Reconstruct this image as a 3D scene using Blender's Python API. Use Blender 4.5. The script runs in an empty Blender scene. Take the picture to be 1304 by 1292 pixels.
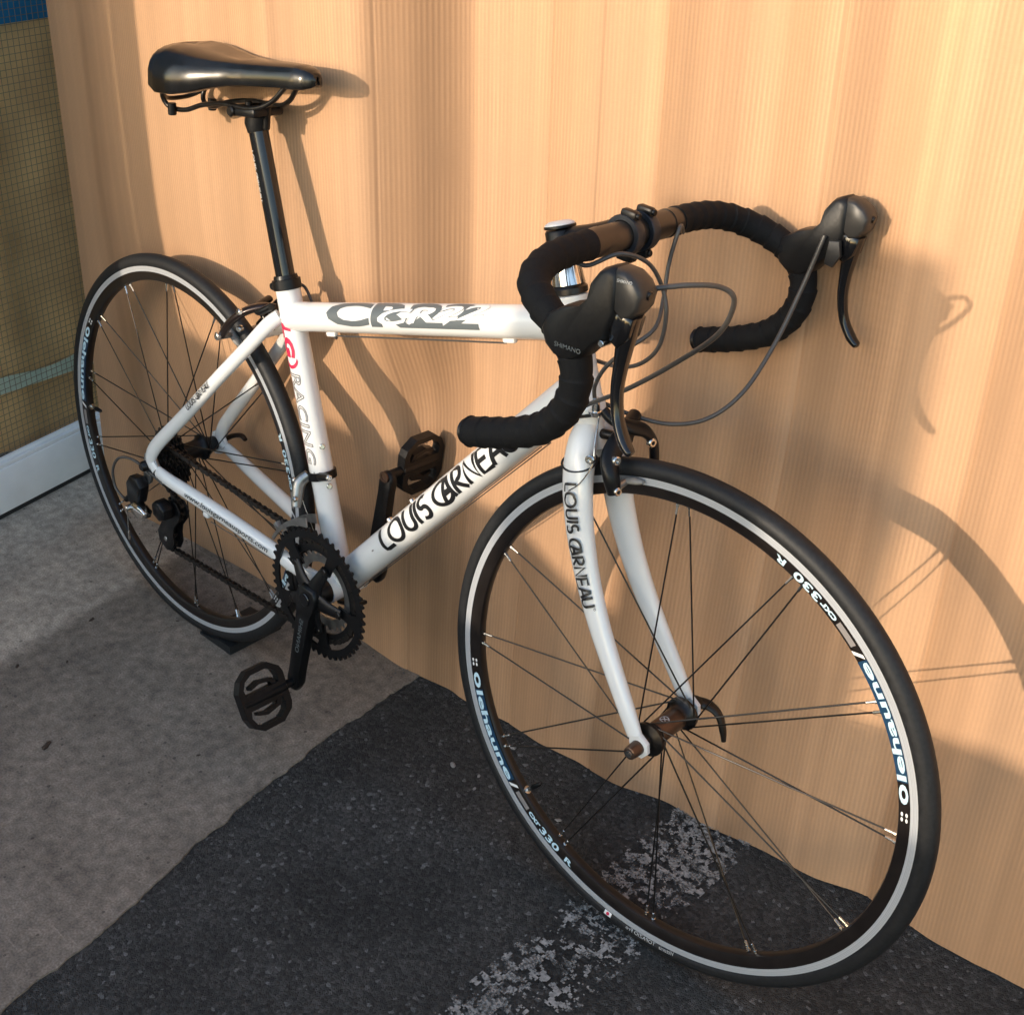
import bpy, bmesh, math, random
from mathutils import Vector, Matrix, noise
random.seed(7)
V = Vector
PI = math.pi
sc = bpy.context.scene
col = sc.collection

# ------------------------------------------------------------------ camera
LEAN = 0.048                       # the bicycle leans this much (rad) towards the cardboard
cam_d = bpy.data.cameras.new('camera'); cam = bpy.data.objects.new('camera', cam_d); col.objects.link(cam)
cam.location = (1.6339, -0.9970, 1.3082)
cam.rotation_mode = 'XYZ'; cam.rotation_euler = (1.0970, -0.0161, 0.7630)
cam_d.sensor_fit = 'HORIZONTAL'; cam_d.sensor_width = 36; cam_d.lens = 1603.6 / 1304 * 36
cam_d.shift_x = 0.02918; cam_d.shift_y = -0.05962
cam_d.clip_start = 0.02; cam_d.clip_end = 500
sc.camera = cam

# ------------------------------------------------------------------ world, sun, exposure
SUN_DIR = V((0.171, 0.9585, -0.2285)).normalized()
SUN_EL = math.asin(-SUN_DIR.z)
w = bpy.data.worlds.new('World'); sc.world = w; w.use_nodes = True
wn = w.node_tree.nodes; wl = w.node_tree.links
bg = wn['Background']; bg.inputs['Strength'].default_value = 0.15
sky = wn.new('ShaderNodeTexSky'); sky.sky_type = 'NISHITA'; sky.sun_disc = False
sky.sun_elevation = SUN_EL; sky.sun_rotation = math.atan2(-SUN_DIR.x, -SUN_DIR.y)
sky.air_density = 1.0; sky.dust_density = 1.0
wl.new(sky.outputs[0], bg.inputs['Color'])
sun_d = bpy.data.lights.new('sun', 'SUN'); sun = bpy.data.objects.new('sun', sun_d); col.objects.link(sun)
sun_d.energy = 1.28; sun_d.angle = math.radians(0.53); sun_d.color = (1.0, 0.84, 0.66)
sun.rotation_mode = 'QUATERNION'; sun.rotation_quaternion = SUN_DIR.to_track_quat('-Z', 'Y')
sun.location = (0, -4, 5)
vs = sc.view_settings; vs.view_transform = 'Standard'; vs.look = 'None'; vs.gamma = 1; vs.use_curve_mapping = False
vs.exposure = 1.64

# ------------------------------------------------------------------ materials
def newmat(name):
    m = bpy.data.materials.new(name); m.use_nodes = True
    n = m.node_tree.nodes; l = m.node_tree.links
    return m, n, l, n['Principled BSDF']
def pin(b, **k):
    for a, v in k.items():
        a = a.replace('_', ' ')
        if a in b.inputs: b.inputs[a].default_value = v
def rgb(c): return (c[0], c[1], c[2], 1)
def simple(name, c, rough=.4, metal=0, coat=0, nscale=0, namp=0.0, bump=0, spec=.5, rvar=0):
    m, n, l, b = newmat(name)
    pin(b, Base_Color=rgb(c), Roughness=rough, Metallic=metal, Coat_Weight=coat, Coat_Roughness=.08, Specular_IOR_Level=spec)
    if nscale:
        tc = n.new('ShaderNodeTexCoord'); nz = n.new('ShaderNodeTexNoise'); nz.inputs['Scale'].default_value = nscale; nz.inputs['Detail'].default_value = 6
        l.new(tc.outputs['Object'], nz.inputs['Vector'])
        if namp:
            r = n.new('ShaderNodeValToRGB'); r.color_ramp.elements[0].position = .3; r.color_ramp.elements[1].position = .75
            r.color_ramp.elements[0].color = rgb([x * (1 - namp) for x in c]); r.color_ramp.elements[1].color = rgb([min(1, x * (1 + namp)) for x in c])
            l.new(nz.outputs['Fac'], r.inputs[0]); l.new(r.outputs[0], b.inputs['Base Color'])
        if rvar:
            mr = n.new('ShaderNodeMapRange'); mr.inputs['To Min'].default_value = max(.03, rough - rvar); mr.inputs['To Max'].default_value = min(1, rough + rvar)
            l.new(nz.outputs['Fac'], mr.inputs['Value']); l.new(mr.outputs[0], b.inputs['Roughness'])
        if bump:
            bp = n.new('ShaderNodeBump'); bp.inputs['Strength'].default_value = bump; bp.inputs['Distance'].default_value = .001
            l.new(nz.outputs['Fac'], bp.inputs['Height']); l.new(bp.outputs[0], b.inputs['Normal'])
    return m
M = {}
M['white'] = simple('white_paint', (.72, .72, .70), .25, 0, .6, 30, .01, 0, .5, .02)
M['black_gloss'] = simple('black_gloss', (.006, .006, .007), .12, 0, .2, 60, 0, 0, .45, .06)
M['black'] = simple('black_anodised', (.006, .006, .0065), .36, .0, .0, 80, .3, 0, .28, .1)
M['dark_metal'] = simple('dark_metal', (.035, .032, .03), .32, .8, 0, 90, .3, 0, .5, .1)
M['bronze'] = simple('bronze_anodised', (.10, .065, .048), .3, .75, 0, 60, .15, 0, .5, .08)
M['bar_metal'] = simple('bar_metal', (.075, .062, .05), .38, .7, 0, 60, .12, 0, .5, .08)
M['rubber'] = simple('tyre_rubber', (.012, .0125, .0135), .55, 0, 0, 220, .35, .25, .32, .12)
M['hood'] = simple('hood_rubber', (.007, .007, .0075), .46, 0, 0, 300, .2, .15, .32, .1)
M['tape'] = simple('bar_tape', (.007, .007, .0075), .8, 0, 0, 900, .35, .35, .22)
M['grey_plastic'] = simple('grey_plastic', (.026, .0245, .023), .42, .1, 0, 120, .15, .05, .5, .1)
M['steel'] = simple('steel', (.62, .61, .58), .25, 1, 0, 90, .1, 0, .5, .1)
M['alloy'] = simple('alloy_grey', (.34, .34, .33), .35, .9, 0, 70, .2, 0, .5, .1)
M['chrome'] = simple('chrome', (.75, .72, .68), .12, 1, 0, 40, .06, 0, .5, .05)
M['brass'] = simple('brass_ring', (.70, .52, .28), .22, 1, 0, 40, .06)
M['chain'] = simple('chain_steel', (.045, .04, .036), .4, .8, 0, 300, .5, 0, .5, .15)
M['cable'] = simple('cable_housing', (.055, .05, .046), .4, 0, .1, 100, .1)
M['pad'] = simple('brake_pad', (.25, .24, .22), .6, .2, 0, 200, .15)
M['saddle'] = simple('saddle_vinyl', (.006, .0055, .005), .22, 0, .05, 45, .2, .03, .5, .07)
M['ink'] = simple('black_lettering', (.012, .012, .013), .35)
M['grey_ink'] = simple('grey_lettering', (.105, .12, .125), .4)
M['outline'] = simple('outline_lettering', (.22, .20, .19), .5)
M['red'] = simple('red_lettering', (.55, .02, .07), .35)
M['cyan'] = simple('pale_blue_lettering', (.50, .68, .76), .4)
M['navy'] = simple('navy_decal', (.010, .040, .085), .35)
M['silver_ink'] = simple('silver_lettering', (.45, .45, .44), .4)
M['white_ink'] = simple('white_lettering', (.72, .72, .7), .45)
M['alu_frame'] = simple('aluminium_frame', (.88, .88, .87), .45, .0, 0, 12, .08, .02, .5, .1)
M['gasket'] = simple('door_gasket', (.015, .015, .016), .6)
M['blue'] = simple('blue_sheet', (.01, .20, .50), .55, 0, 0, 3, .1)
M['pale_strip'] = simple('pale_strip', (.75, .84, .78), .6, 0, 0, 12, .1)
M['dark_room'] = simple('dark_interior', (.02, .02, .02), .9)
M['chock'] = simple('black_chock', (.010, .012, .014), .5, 0, 0, 150, .3, .2)
M['leaf'] = simple('dry_leaf', (.05, .03, .018), .8, 0, 0, 300, .4)
M['flake'] = simple('pale_flake', (.26, .25, .235), .7, 0, 0, 400, .3)
M['block'] = simple('added_wall_grey', (.33, .32, .30), .9, 0, 0, 14, .2, .5)
M['hedge'] = simple('hedge_leaf', (.05, .08, .03), .6, 0, 0, 20, .4)

def mat_track():
    m, n, l, b = newmat('brake_track')
    pin(b, Base_Color=rgb((.52, .54, .56)), Roughness=.36, Metallic=.45)
    tc = n.new('ShaderNodeTexCoord'); vm = n.new('ShaderNodeVectorMath'); vm.operation = 'LENGTH'
    at = n.new('ShaderNodeAttribute'); at.attribute_name = 'rad'
    wv = n.new('ShaderNodeTexNoise'); wv.noise_dimensions = '1D'; wv.inputs['Scale'].default_value = 1800; wv.inputs['Detail'].default_value = 3
    l.new(at.outputs['Fac'], wv.inputs['W'])
    r = n.new('ShaderNodeValToRGB'); r.color_ramp.elements[0].position = .3; r.color_ramp.elements[1].position = .7
    r.color_ramp.elements[0].color = rgb((.40, .415, .43)); r.color_ramp.elements[1].color = rgb((.72, .74, .76))
    l.new(wv.outputs['Fac'], r.inputs[0]); l.new(r.outputs[0], b.inputs['Base Color'])
    return m
M['track'] = mat_track()

def mat_cardboard():
    m, n, l, b = newmat('cardboard')
    pin(b, Roughness=.62, Specular_IOR_Level=.35)
    at = n.new('ShaderNodeAttribute'); at.attribute_name = 'u'      # metres along the sheet
    tc = n.new('ShaderNodeTexCoord')
    # broad bands: liner tone with fold shading painted into the colour
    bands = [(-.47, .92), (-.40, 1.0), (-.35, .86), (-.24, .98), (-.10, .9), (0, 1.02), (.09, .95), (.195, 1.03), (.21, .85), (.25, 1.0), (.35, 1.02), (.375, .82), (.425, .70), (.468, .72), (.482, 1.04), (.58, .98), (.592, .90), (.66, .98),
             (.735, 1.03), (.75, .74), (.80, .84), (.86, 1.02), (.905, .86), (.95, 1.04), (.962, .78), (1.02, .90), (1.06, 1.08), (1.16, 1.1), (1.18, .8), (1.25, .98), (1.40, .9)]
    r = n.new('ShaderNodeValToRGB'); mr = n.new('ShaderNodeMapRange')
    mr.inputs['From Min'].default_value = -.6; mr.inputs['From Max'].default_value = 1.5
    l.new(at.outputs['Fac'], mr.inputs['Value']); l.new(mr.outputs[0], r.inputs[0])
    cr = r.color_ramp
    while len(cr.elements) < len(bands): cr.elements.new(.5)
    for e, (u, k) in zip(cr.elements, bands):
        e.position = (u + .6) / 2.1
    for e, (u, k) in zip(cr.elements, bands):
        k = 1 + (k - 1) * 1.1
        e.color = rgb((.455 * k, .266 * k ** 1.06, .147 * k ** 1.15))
    # fibres / blotches
    mp = n.new('ShaderNodeMapping'); mp.inputs['Scale'].default_value = (9, 9, 5)
    l.new(tc.outputs['Object'], mp.inputs['Vector'])
    nz = n.new('ShaderNodeTexNoise'); nz.inputs['Scale'].default_value = 1.4; nz.inputs['Detail'].default_value = 8; nz.inputs['Roughness'].default_value = .65
    l.new(mp.outputs[0], nz.inputs['Vector'])
    mp2 = n.new('ShaderNodeMapping'); mp2.inputs['Scale'].default_value = (160, 160, 900)
    l.new(tc.outputs['Object'], mp2.inputs['Vector'])
    nz2 = n.new('ShaderNodeTexNoise'); nz2.inputs['Scale'].default_value = 1.0; nz2.inputs['Detail'].default_value = 4
    l.new(mp2.outputs[0], nz2.inputs['Vector'])
    # flutes: period 5.4 mm, their strength varies from place to place
    mu = n.new('ShaderNodeMath'); mu.operation = 'MULTIPLY'; mu.inputs[1].default_value = 2 * PI / .0054
    l.new(at.outputs['Fac'], mu.inputs[0])
    sn = n.new('ShaderNodeMath'); sn.operation = 'SINE'; l.new(mu.outputs[0], sn.inputs[0])
    fl = n.new('ShaderNodeMapRange'); fl.inputs['From Min'].default_value = .35; fl.inputs['From Max'].default_value = .65
    fl.inputs['To Min'].default_value = .25; fl.inputs['To Max'].default_value = 1
    l.new(nz.outputs['Fac'], fl.inputs['Value'])
    sm = n.new('ShaderNodeMath'); sm.operation = 'MULTIPLY'; l.new(sn.outputs[0], sm.inputs[0]); l.new(fl.outputs[0], sm.inputs[1])
    k1 = n.new('ShaderNodeMath'); k1.operation = 'MULTIPLY_ADD'; k1.inputs[1].default_value = .10; k1.inputs[2].default_value = 1; l.new(sm.outputs[0], k1.inputs[0])
    k2 = n.new('ShaderNodeMath'); k2.operation = 'MULTIPLY_ADD'; k2.inputs[1].default_value = .18; k2.inputs[2].default_value = .91; l.new(nz.outputs['Fac'], k2.inputs[0])
    k3 = n.new('ShaderNodeMath'); k3.operation = 'MULTIPLY_ADD'; k3.inputs[1].default_value = .16; k3.inputs[2].default_value = .92; l.new(nz2.outputs['Fac'], k3.inputs[0])
    n1 = n.new('ShaderNodeTexNoise'); n1.noise_dimensions = '1D'; n1.inputs['Scale'].default_value = 34; n1.inputs['Detail'].default_value = 1; l.new(at.outputs['Fac'], n1.inputs['W'])
    k4 = n.new('ShaderNodeMapRange'); k4.inputs['From Min'].default_value = .3; k4.inputs['From Max'].default_value = .7; k4.inputs['To Min'].default_value = .94; k4.inputs['To Max'].default_value = 1.05; l.new(n1.outputs['Fac'], k4.inputs['Value'])
    k5 = n.new('ShaderNodeMath'); k5.operation = 'MULTIPLY'; l.new(k2.outputs[0], k5.inputs[0]); l.new(k4.outputs[0], k5.inputs[1])
    a1 = n.new('ShaderNodeMath'); a1.operation = 'MULTIPLY'; l.new(k1.outputs[0], a1.inputs[0]); l.new(k5.outputs[0], a1.inputs[1])
    a2 = n.new('ShaderNodeMath'); a2.operation = 'MULTIPLY'; l.new(a1.outputs[0], a2.inputs[0]); l.new(k3.outputs[0], a2.inputs[1])
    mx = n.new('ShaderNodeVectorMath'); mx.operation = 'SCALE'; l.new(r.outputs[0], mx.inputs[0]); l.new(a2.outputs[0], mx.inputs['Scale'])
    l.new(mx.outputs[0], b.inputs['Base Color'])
    bp = n.new('ShaderNodeBump'); bp.inputs['Strength'].default_value = .35; bp.inputs['Distance'].default_value = .0006
    dn = n.new('ShaderNodeTexNoise'); dn.inputs['Scale'].default_value = 22; dn.inputs['Detail'].default_value = 3; dn.inputs['Distortion'].default_value = .6; l.new(tc.outputs['Object'], dn.inputs['Vector'])
    ad = n.new('ShaderNodeMath'); ad.operation = 'MULTIPLY_ADD'; ad.inputs[1].default_value = 2.4; l.new(dn.outputs['Fac'], ad.inputs[0]); l.new(sm.outputs[0], ad.inputs[2])
    l.new(ad.outputs[0], bp.inputs['Height']); l.new(bp.outputs[0], b.inputs['Normal'])
    return m
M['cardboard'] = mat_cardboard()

def mat_edge():
    m, n, l, b = newmat('cardboard_edge')
    pin(b, Base_Color=rgb((.42, .26, .15)), Roughness=.8)
    return m
M['cardboard_edge'] = mat_edge()

def mat_asphalt():
    m, n, l, b = newmat('asphalt')
    pin(b, Roughness=.85, Specular_IOR_Level=.35)
    tc = n.new('ShaderNodeTexCoord')
    vo = n.new('ShaderNodeTexVoronoi'); vo.inputs['Scale'].default_value = 190; l.new(tc.outputs['Object'], vo.inputs['Vector'])
    vo2 = n.new('ShaderNodeTexVoronoi'); vo2.inputs['Scale'].default_value = 560; l.new(tc.outputs['Object'], vo2.inputs['Vector'])
    nz = n.new('ShaderNodeTexNoise'); nz.inputs['Scale'].default_value = 5; nz.inputs['Detail'].default_value = 8; l.new(tc.outputs['Object'], nz.inputs['Vector'])
    nf = n.new('ShaderNodeTexNoise'); nf.inputs['Scale'].default_value = 260; nf.inputs['Detail'].default_value = 6; l.new(tc.outputs['Object'], nf.inputs['Vector'])
    r = n.new('ShaderNodeValToRGB'); cr = r.color_ramp
    cr.elements[0].position = .0; cr.elements[0].color = rgb((.030, .029, .0275)); cr.elements[1].position = 1; cr.elements[1].color = rgb((.17, .17, .165))
    e = cr.elements.new(.55); e.color = rgb((.052, .050, .047)); e = cr.elements.new(.96); e.color = rgb((.078, .075, .070))
    sep = n.new('ShaderNodeSeparateColor'); l.new(vo.outputs['Color'], sep.inputs[0]); l.new(sep.outputs[0], r.inputs[0])
    k = n.new('ShaderNodeMapRange'); k.inputs['From Min'].default_value = .3; k.inputs['From Max'].default_value = .7; k.inputs['To Min'].default_value = .6; k.inputs['To Max'].default_value = 1.35
    l.new(nz.outputs['Fac'], k.inputs['Value'])
    k2 = n.new('ShaderNodeMapRange'); k2.inputs['From Min'].default_value = .3; k2.inputs['From Max'].default_value = .7; k2.inputs['To Min'].default_value = .7; k2.inputs['To Max'].default_value = 1.25
    l.new(nf.outputs['Fac'], k2.inputs['Value'])
    mm = n.new('ShaderNodeMath'); mm.operation = 'MULTIPLY'; l.new(k.outputs[0], mm.inputs[0]); l.new(k2.outputs[0], mm.inputs[1])
    sc_ = n.new('ShaderNodeVectorMath'); sc_.operation = 'SCALE'; l.new(r.outputs[0], sc_.inputs[0]); l.new(mm.outputs[0], sc_.inputs['Scale'])
    l.new(sc_.outputs[0], b.inputs['Base Color'])
    h = n.new('ShaderNodeMath'); h.operation = 'ADD'; l.new(vo.outputs['Distance'], h.inputs[0])
    h2 = n.new('ShaderNodeMath'); h2.operation = 'MULTIPLY_ADD'; h2.inputs[1].default_value = .6; l.new(nf.outputs['Fac'], h2.inputs[0]); l.new(vo2.outputs['Distance'], h2.inputs[2])
    l.new(h2.outputs[0], h.inputs[1])
    bp = n.new('ShaderNodeBump'); bp.inputs['Strength'].default_value = 1; bp.inputs['Distance'].default_value = .003; bp.invert = True
    l.new(h.outputs[0], bp.inputs['Height']); l.new(bp.outputs[0], b.inputs['Normal'])
    return m
M['asphalt'] = mat_asphalt()

def mat_concrete():
    m, n, l, b = newmat('concrete')
    pin(b, Roughness=.9, Specular_IOR_Level=.3)
    tc = n.new('ShaderNodeTexCoord')
    nz = n.new('ShaderNodeTexNoise'); nz.inputs['Scale'].default_value = 7; nz.inputs['Detail'].default_value = 10; nz.inputs['Roughness'].default_value = .6; l.new(tc.outputs['Object'], nz.inputs['Vector'])
    nf = n.new('ShaderNodeTexNoise'); nf.inputs['Scale'].default_value = 320; nf.inputs['Detail'].default_value = 5; l.new(tc.outputs['Object'], nf.inputs['Vector'])
    nm = n.new('ShaderNodeTexNoise'); nm.inputs['Scale'].default_value = 60; nm.inputs['Detail'].default_value = 8; l.new(tc.outputs['Object'], nm.inputs['Vector'])
    # slab paler in a strip along the door, darker beyond a wavering edge
    sp = n.new('ShaderNodeSeparateXYZ'); l.new(tc.outputs['Object'], sp.inputs[0])
    ed = n.new('ShaderNodeMath'); ed.operation = 'MULTIPLY_ADD'; ed.inputs[1].default_value = .17; l.new(sp.outputs['Y'], ed.inputs[0]); l.new(sp.outputs['X'], ed.inputs[2])
    e2 = n.new('ShaderNodeMath'); e2.operation = 'MULTIPLY_ADD'; e2.inputs[1].default_value = .07; l.new(nz.outputs['Fac'], e2.inputs[0]); l.new(ed.outputs[0], e2.inputs[2])
    st = n.new('ShaderNodeMapRange'); st.interpolation_type = 'SMOOTHSTEP'; st.inputs['From Min'].default_value = -.165; st.inputs['From Max'].default_value = -.125
    l.new(e2.outputs[0], st.inputs['Value'])
    mix = n.new('ShaderNodeMix'); mix.data_type = 'RGBA'; mix.inputs['A'].default_value = rgb((.40, .335, .265)); mix.inputs['B'].default_value = rgb((.205, .168, .132))
    l.new(st.outputs[0], mix.inputs['Factor'])
    def fac(src, lo, hi):
        k = n.new('ShaderNodeMapRange'); k.inputs['From Min'].default_value = .3; k.inputs['From Max'].default_value = .7; k.inputs['To Min'].default_value = lo; k.inputs['To Max'].default_value = hi
        l.new(src, k.inputs['Value']); return k.outputs[0]
    a = n.new('ShaderNodeMath'); a.operation = 'MULTIPLY'; l.new(fac(nz.outputs['Fac'], .78, 1.2), a.inputs[0]); l.new(fac(nf.outputs['Fac'], .7, 1.3), a.inputs[1])
    a2 = n.new('ShaderNodeMath'); a2.operation = 'MULTIPLY'; l.new(a.outputs[0], a2.inputs[0]); l.new(fac(nm.outputs['Fac'], .72, 1.26), a2.inputs[1])
    vp = n.new('ShaderNodeTexVoronoi'); vp.inputs['Scale'].default_value = 75; l.new(tc.outputs['Object'], vp.inputs['Vector'])
    vs_ = n.new('ShaderNodeSeparateColor'); l.new(vp.outputs['Color'], vs_.inputs[0])
    rad = n.new('ShaderNodeMapRange'); rad.inputs['From Min'].default_value = .7; rad.inputs['From Max'].default_value = 1; rad.inputs['To Min'].default_value = .0; rad.inputs['To Max'].default_value = .22; l.new(vs_.outputs[0], rad.inputs['Value'])
    lt = n.new('ShaderNodeMath'); lt.operation = 'LESS_THAN'; l.new(vp.outputs['Distance'], lt.inputs[0]); l.new(rad.outputs[0], lt.inputs[1])
    pit = n.new('ShaderNodeMath'); pit.operation = 'MULTIPLY_ADD'; pit.inputs[1].default_value = -.45; pit.inputs[2].default_value = 1; l.new(lt.outputs[0], pit.inputs[0])
    mp = n.new('ShaderNodeMapping'); mp.inputs['Rotation'].default_value = (0, 0, .5); mp.inputs['Scale'].default_value = (9, 160, 1); l.new(tc.outputs['Object'], mp.inputs['Vector'])
    ns = n.new('ShaderNodeTexNoise'); ns.inputs['Scale'].default_value = 1.0; ns.inputs['Detail'].default_value = 6; l.new(mp.outputs[0], ns.inputs['Vector'])
    sr = n.new('ShaderNodeMapRange'); sr.inputs['From Min'].default_value = .66; sr.inputs['From Max'].default_value = .74; sr.inputs['To Min'].default_value = 1; sr.inputs['To Max'].default_value = 1.35; l.new(ns.outputs['Fac'], sr.inputs['Value'])
    a3 = n.new('ShaderNodeMath'); a3.operation = 'MULTIPLY'; l.new(a2.outputs[0], a3.inputs[0]); l.new(pit.outputs[0], a3.inputs[1])
    a4 = n.new('ShaderNodeMath'); a4.operation = 'MULTIPLY'; l.new(a3.outputs[0], a4.inputs[0]); l.new(sr.outputs[0], a4.inputs[1])
    s = n.new('ShaderNodeVectorMath'); s.operation = 'SCALE'; l.new(mix.outputs['Result'], s.inputs[0]); l.new(a4.outputs[0], s.inputs['Scale'])
    l.new(s.outputs[0], b.inputs['Base Color'])
    bp = n.new('ShaderNodeBump'); bp.inputs['Strength'].default_value = .7; bp.inputs['Distance'].default_value = .0012
    l.new(nf.outputs['Fac'], bp.inputs['Height']); l.new(bp.outputs[0], b.inputs['Normal'])
    return m
M['concrete'] = mat_concrete()
def worn_paint():
    m = simple('worn_white_paint', (.30, .29, .27), .9, 0, 0, 170, .45, .6); n = m.node_tree.nodes; l = m.node_tree.links
    tc = n.new('ShaderNodeTexCoord'); nz = n.new('ShaderNodeTexNoise'); nz.inputs['Scale'].default_value = 260; nz.inputs['Detail'].default_value = 5; l.new(tc.outputs['Object'], nz.inputs['Vector'])
    n2 = n.new('ShaderNodeTexNoise'); n2.inputs['Scale'].default_value = 30; n2.inputs['Detail'].default_value = 3; l.new(tc.outputs['Object'], n2.inputs['Vector'])
    ad = n.new('ShaderNodeMath'); ad.operation = 'ADD'; l.new(nz.outputs['Fac'], ad.inputs[0]); l.new(n2.outputs['Fac'], ad.inputs[1])
    mr = n.new('ShaderNodeMapRange'); mr.inputs['From Min'].default_value = .78; mr.inputs['From Max'].default_value = 1.12; mr.inputs['To Min'].default_value = .12; mr.inputs['To Max'].default_value = .95; l.new(ad.outputs[0], mr.inputs['Value'])
    l.new(mr.outputs[0], n['Principled BSDF'].inputs['Alpha']); return m
M['paint_worn'] = worn_paint()
pass
def mat_kraft():
    m = simple('kraft_sheet', (.85, .50, .26), .8, 0, 0, 9, .25)
    return m
M['kraft'] = mat_kraft()
def mat_glass():
    m = bpy.data.materials.new('door_glass'); m.use_nodes = True
    n = m.node_tree.nodes; l = m.node_tree.links
    n.remove(n['Principled BSDF'])
    g = n.new('ShaderNodeBsdfGlossy'); g.inputs['Roughness'].default_value = .03
    t = n.new('ShaderNodeBsdfTransparent'); t.inputs['Color'].default_value = (.93, .95, .92, 1)
    f = n.new('ShaderNodeFresnel'); f.inputs['IOR'].default_value = 1.5
    ge = n.new('ShaderNodeNewGeometry'); inv = n.new('ShaderNodeMath'); inv.operation = 'SUBTRACT'; inv.inputs[0].default_value = 1; l.new(ge.outputs['Backfacing'], inv.inputs[1])
    ml = n.new('ShaderNodeMath'); ml.operation = 'MULTIPLY'; l.new(f.outputs[0], ml.inputs[0]); l.new(inv.outputs[0], ml.inputs[1])
    mx = n.new('ShaderNodeMixShader'); l.new(ml.outputs[0], mx.inputs[0]); l.new(t.outputs[0], mx.inputs[1]); l.new(g.outputs[0], mx.inputs[2])
    l.new(mx.outputs[0], n['Material Output'].inputs['Surface'])
    return m
M['glass'] = mat_glass()
M['wire'] = simple('glass_wire', (.22, .18, .13), .6, .2)

# ------------------------------------------------------------------ mesh helpers
class MB:
    def __init__(s): s.v = []; s.f = []
    def add(s, v, f):
        o = len(s.v); s.v += [tuple(p) for p in v]; s.f += [tuple(i + o for i in q) for q in f]
        return s
def mesh_of(mb, name, mat, smooth=True, angle=40):
    me = bpy.data.meshes.new(name); me.from_pydata(mb.v, [], mb.f); me.validate(); me.update()
    if mat: me.materials.append(mat)
    if smooth:
        me.polygons.foreach_set('use_smooth', [True] * len(me.polygons))
        try: me.set_sharp_from_angle(angle=math.radians(angle))
        except Exception: pass
    return me
def part(name, mb, mat, parent=None, smooth=True, angle=40, fix=True):
    me = mesh_of(mb, name, M[mat] if isinstance(mat, str) else mat, smooth, angle)
    if fix:
        bm = bmesh.new(); bm.from_mesh(me); bmesh.ops.recalc_face_normals(bm, faces=bm.faces); bm.to_mesh(me); bm.free()
    o = bpy.data.objects.new(name, me); col.objects.link(o); o.parent = parent
    return o
def inst(name, me, parent, mat4):
    o = bpy.data.objects.new(name, me); col.objects.link(o); o.parent = parent; o.matrix_local = mat4
    return o
def empty(name, loc=(0, 0, 0)):
    o = bpy.data.objects.new(name, None); col.objects.link(o); o.location = loc; o.empty_display_size = .05; return o
def tag(o, label, cat, group=None):
    o['label'] = label; o['category'] = cat
    if group: o['group'] = group
    return o
def frames(pts):
    pts = [V(p) for p in pts]; T = []
    for i in range(len(pts)):
        a = pts[max(i - 1, 0)]; b = pts[min(i + 1, len(pts) - 1)]; T.append((b - a).normalized())
    ref = V((0, 1, 0)) if abs(T[0].y) < .9 else V((0, 0, 1))
    N = (ref - T[0] * ref.dot(T[0])).normalized(); out = []
    for i, t in enumerate(T):
        N = (N - t * N.dot(t)).normalized(); out.append((pts[i], t, N, t.cross(N)))
    return out
def tube(mb, pts, r, n=16, r2=None, cap=True):
    """r: radius or list; r2: radius across (binormal) or list"""
    fr = frames(pts); k = len(fr)
    rr = r if isinstance(r, (list, tuple)) else [r] * k
    r2 = rr if r2 is None else (r2 if isinstance(r2, (list, tuple)) else [r2] * k)
    v = []; f = []
    for i, (p, t, a, b) in enumerate(fr):
        for j in range(n):
            th = 2 * PI * j / n; v.append(p + a * (rr[i] * math.cos(th)) + b * (r2[i] * math.sin(th)))
    for i in range(k - 1):
        for j in range(n):
            q = (j + 1) % n; f.append((i * n + j, i * n + q, (i + 1) * n + q, (i + 1) * n + j))
    if cap: f.append(tuple(range(n))[::-1]); f.append(tuple((k - 1) * n + j for j in range(n)))
    return mb.add(v, f)
def spline(pts, m=8):
    """Catmull-Rom through the points"""
    P = [V(p) for p in pts]; P = [P[0] * 2 - P[1]] + P + [P[-1] * 2 - P[-2]]; out = []
    for i in range(1, len(P) - 2):
        for j in range(m):
            t = j / m; a, b, c, d = P[i - 1], P[i], P[i + 1], P[i + 2]
            out.append(.5 * ((2 * b) + (c - a) * t + (2 * a - 5 * b + 4 * c - d) * t * t + (3 * b - a - 3 * c + d) * t ** 3))
    out.append(P[-2]); return out
def interp(vals, m):
    out = []
    for i in range(len(vals) - 1):
        for j in range(m): out.append(vals[i] + (vals[i + 1] - vals[i]) * j / m)
    return out + [vals[-1]]
def lathe(mb, prof, o, ax, n=32, closed=False, cap=True, a0=0, a1=2 * PI):
    """prof: (along axis, radius)"""
    o = V(o); ax = V(ax).normalized(); ref = V((0, 0, 1)) if abs(ax.z) < .9 else V((1, 0, 0))
    e = (ref - ax * ref.dot(ax)).normalized(); g = ax.cross(e); v = []; f = []; k = len(prof)
    full = abs(a1 - a0 - 2 * PI) < 1e-6; nn = n if full else n + 1
    for j in range(nn):
        th = a0 + (a1 - a0) * j / n; d = e * math.cos(th) + g * math.sin(th)
        for a, r in prof: v.append(o + ax * a + d * r)
    for j in range(n):
        q = (j + 1) % nn
        for i in range(k if closed else k - 1):
            w_ = (i + 1) % k; f.append((j * k + i, j * k + w_, q * k + w_, q * k + i))
    if cap and not closed and full:
        f.append(tuple(j * k for j in range(n))); f.append(tuple(j * k + k - 1 for j in range(n))[::-1])
    return mb.add(v, f)
def cyl(mb, a, b, r, n=20, bev=.0):
    a = V(a); b = V(b); L_ = (b - a).length; bev = min(bev, r * .5, L_ * .4)
    pr = [(0, r), (L_, r)] if bev <= 0 else [(0, r - bev), (bev, r), (L_ - bev, r), (L_, r - bev)]
    return lathe(mb, pr, a, b - a, n)
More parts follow.
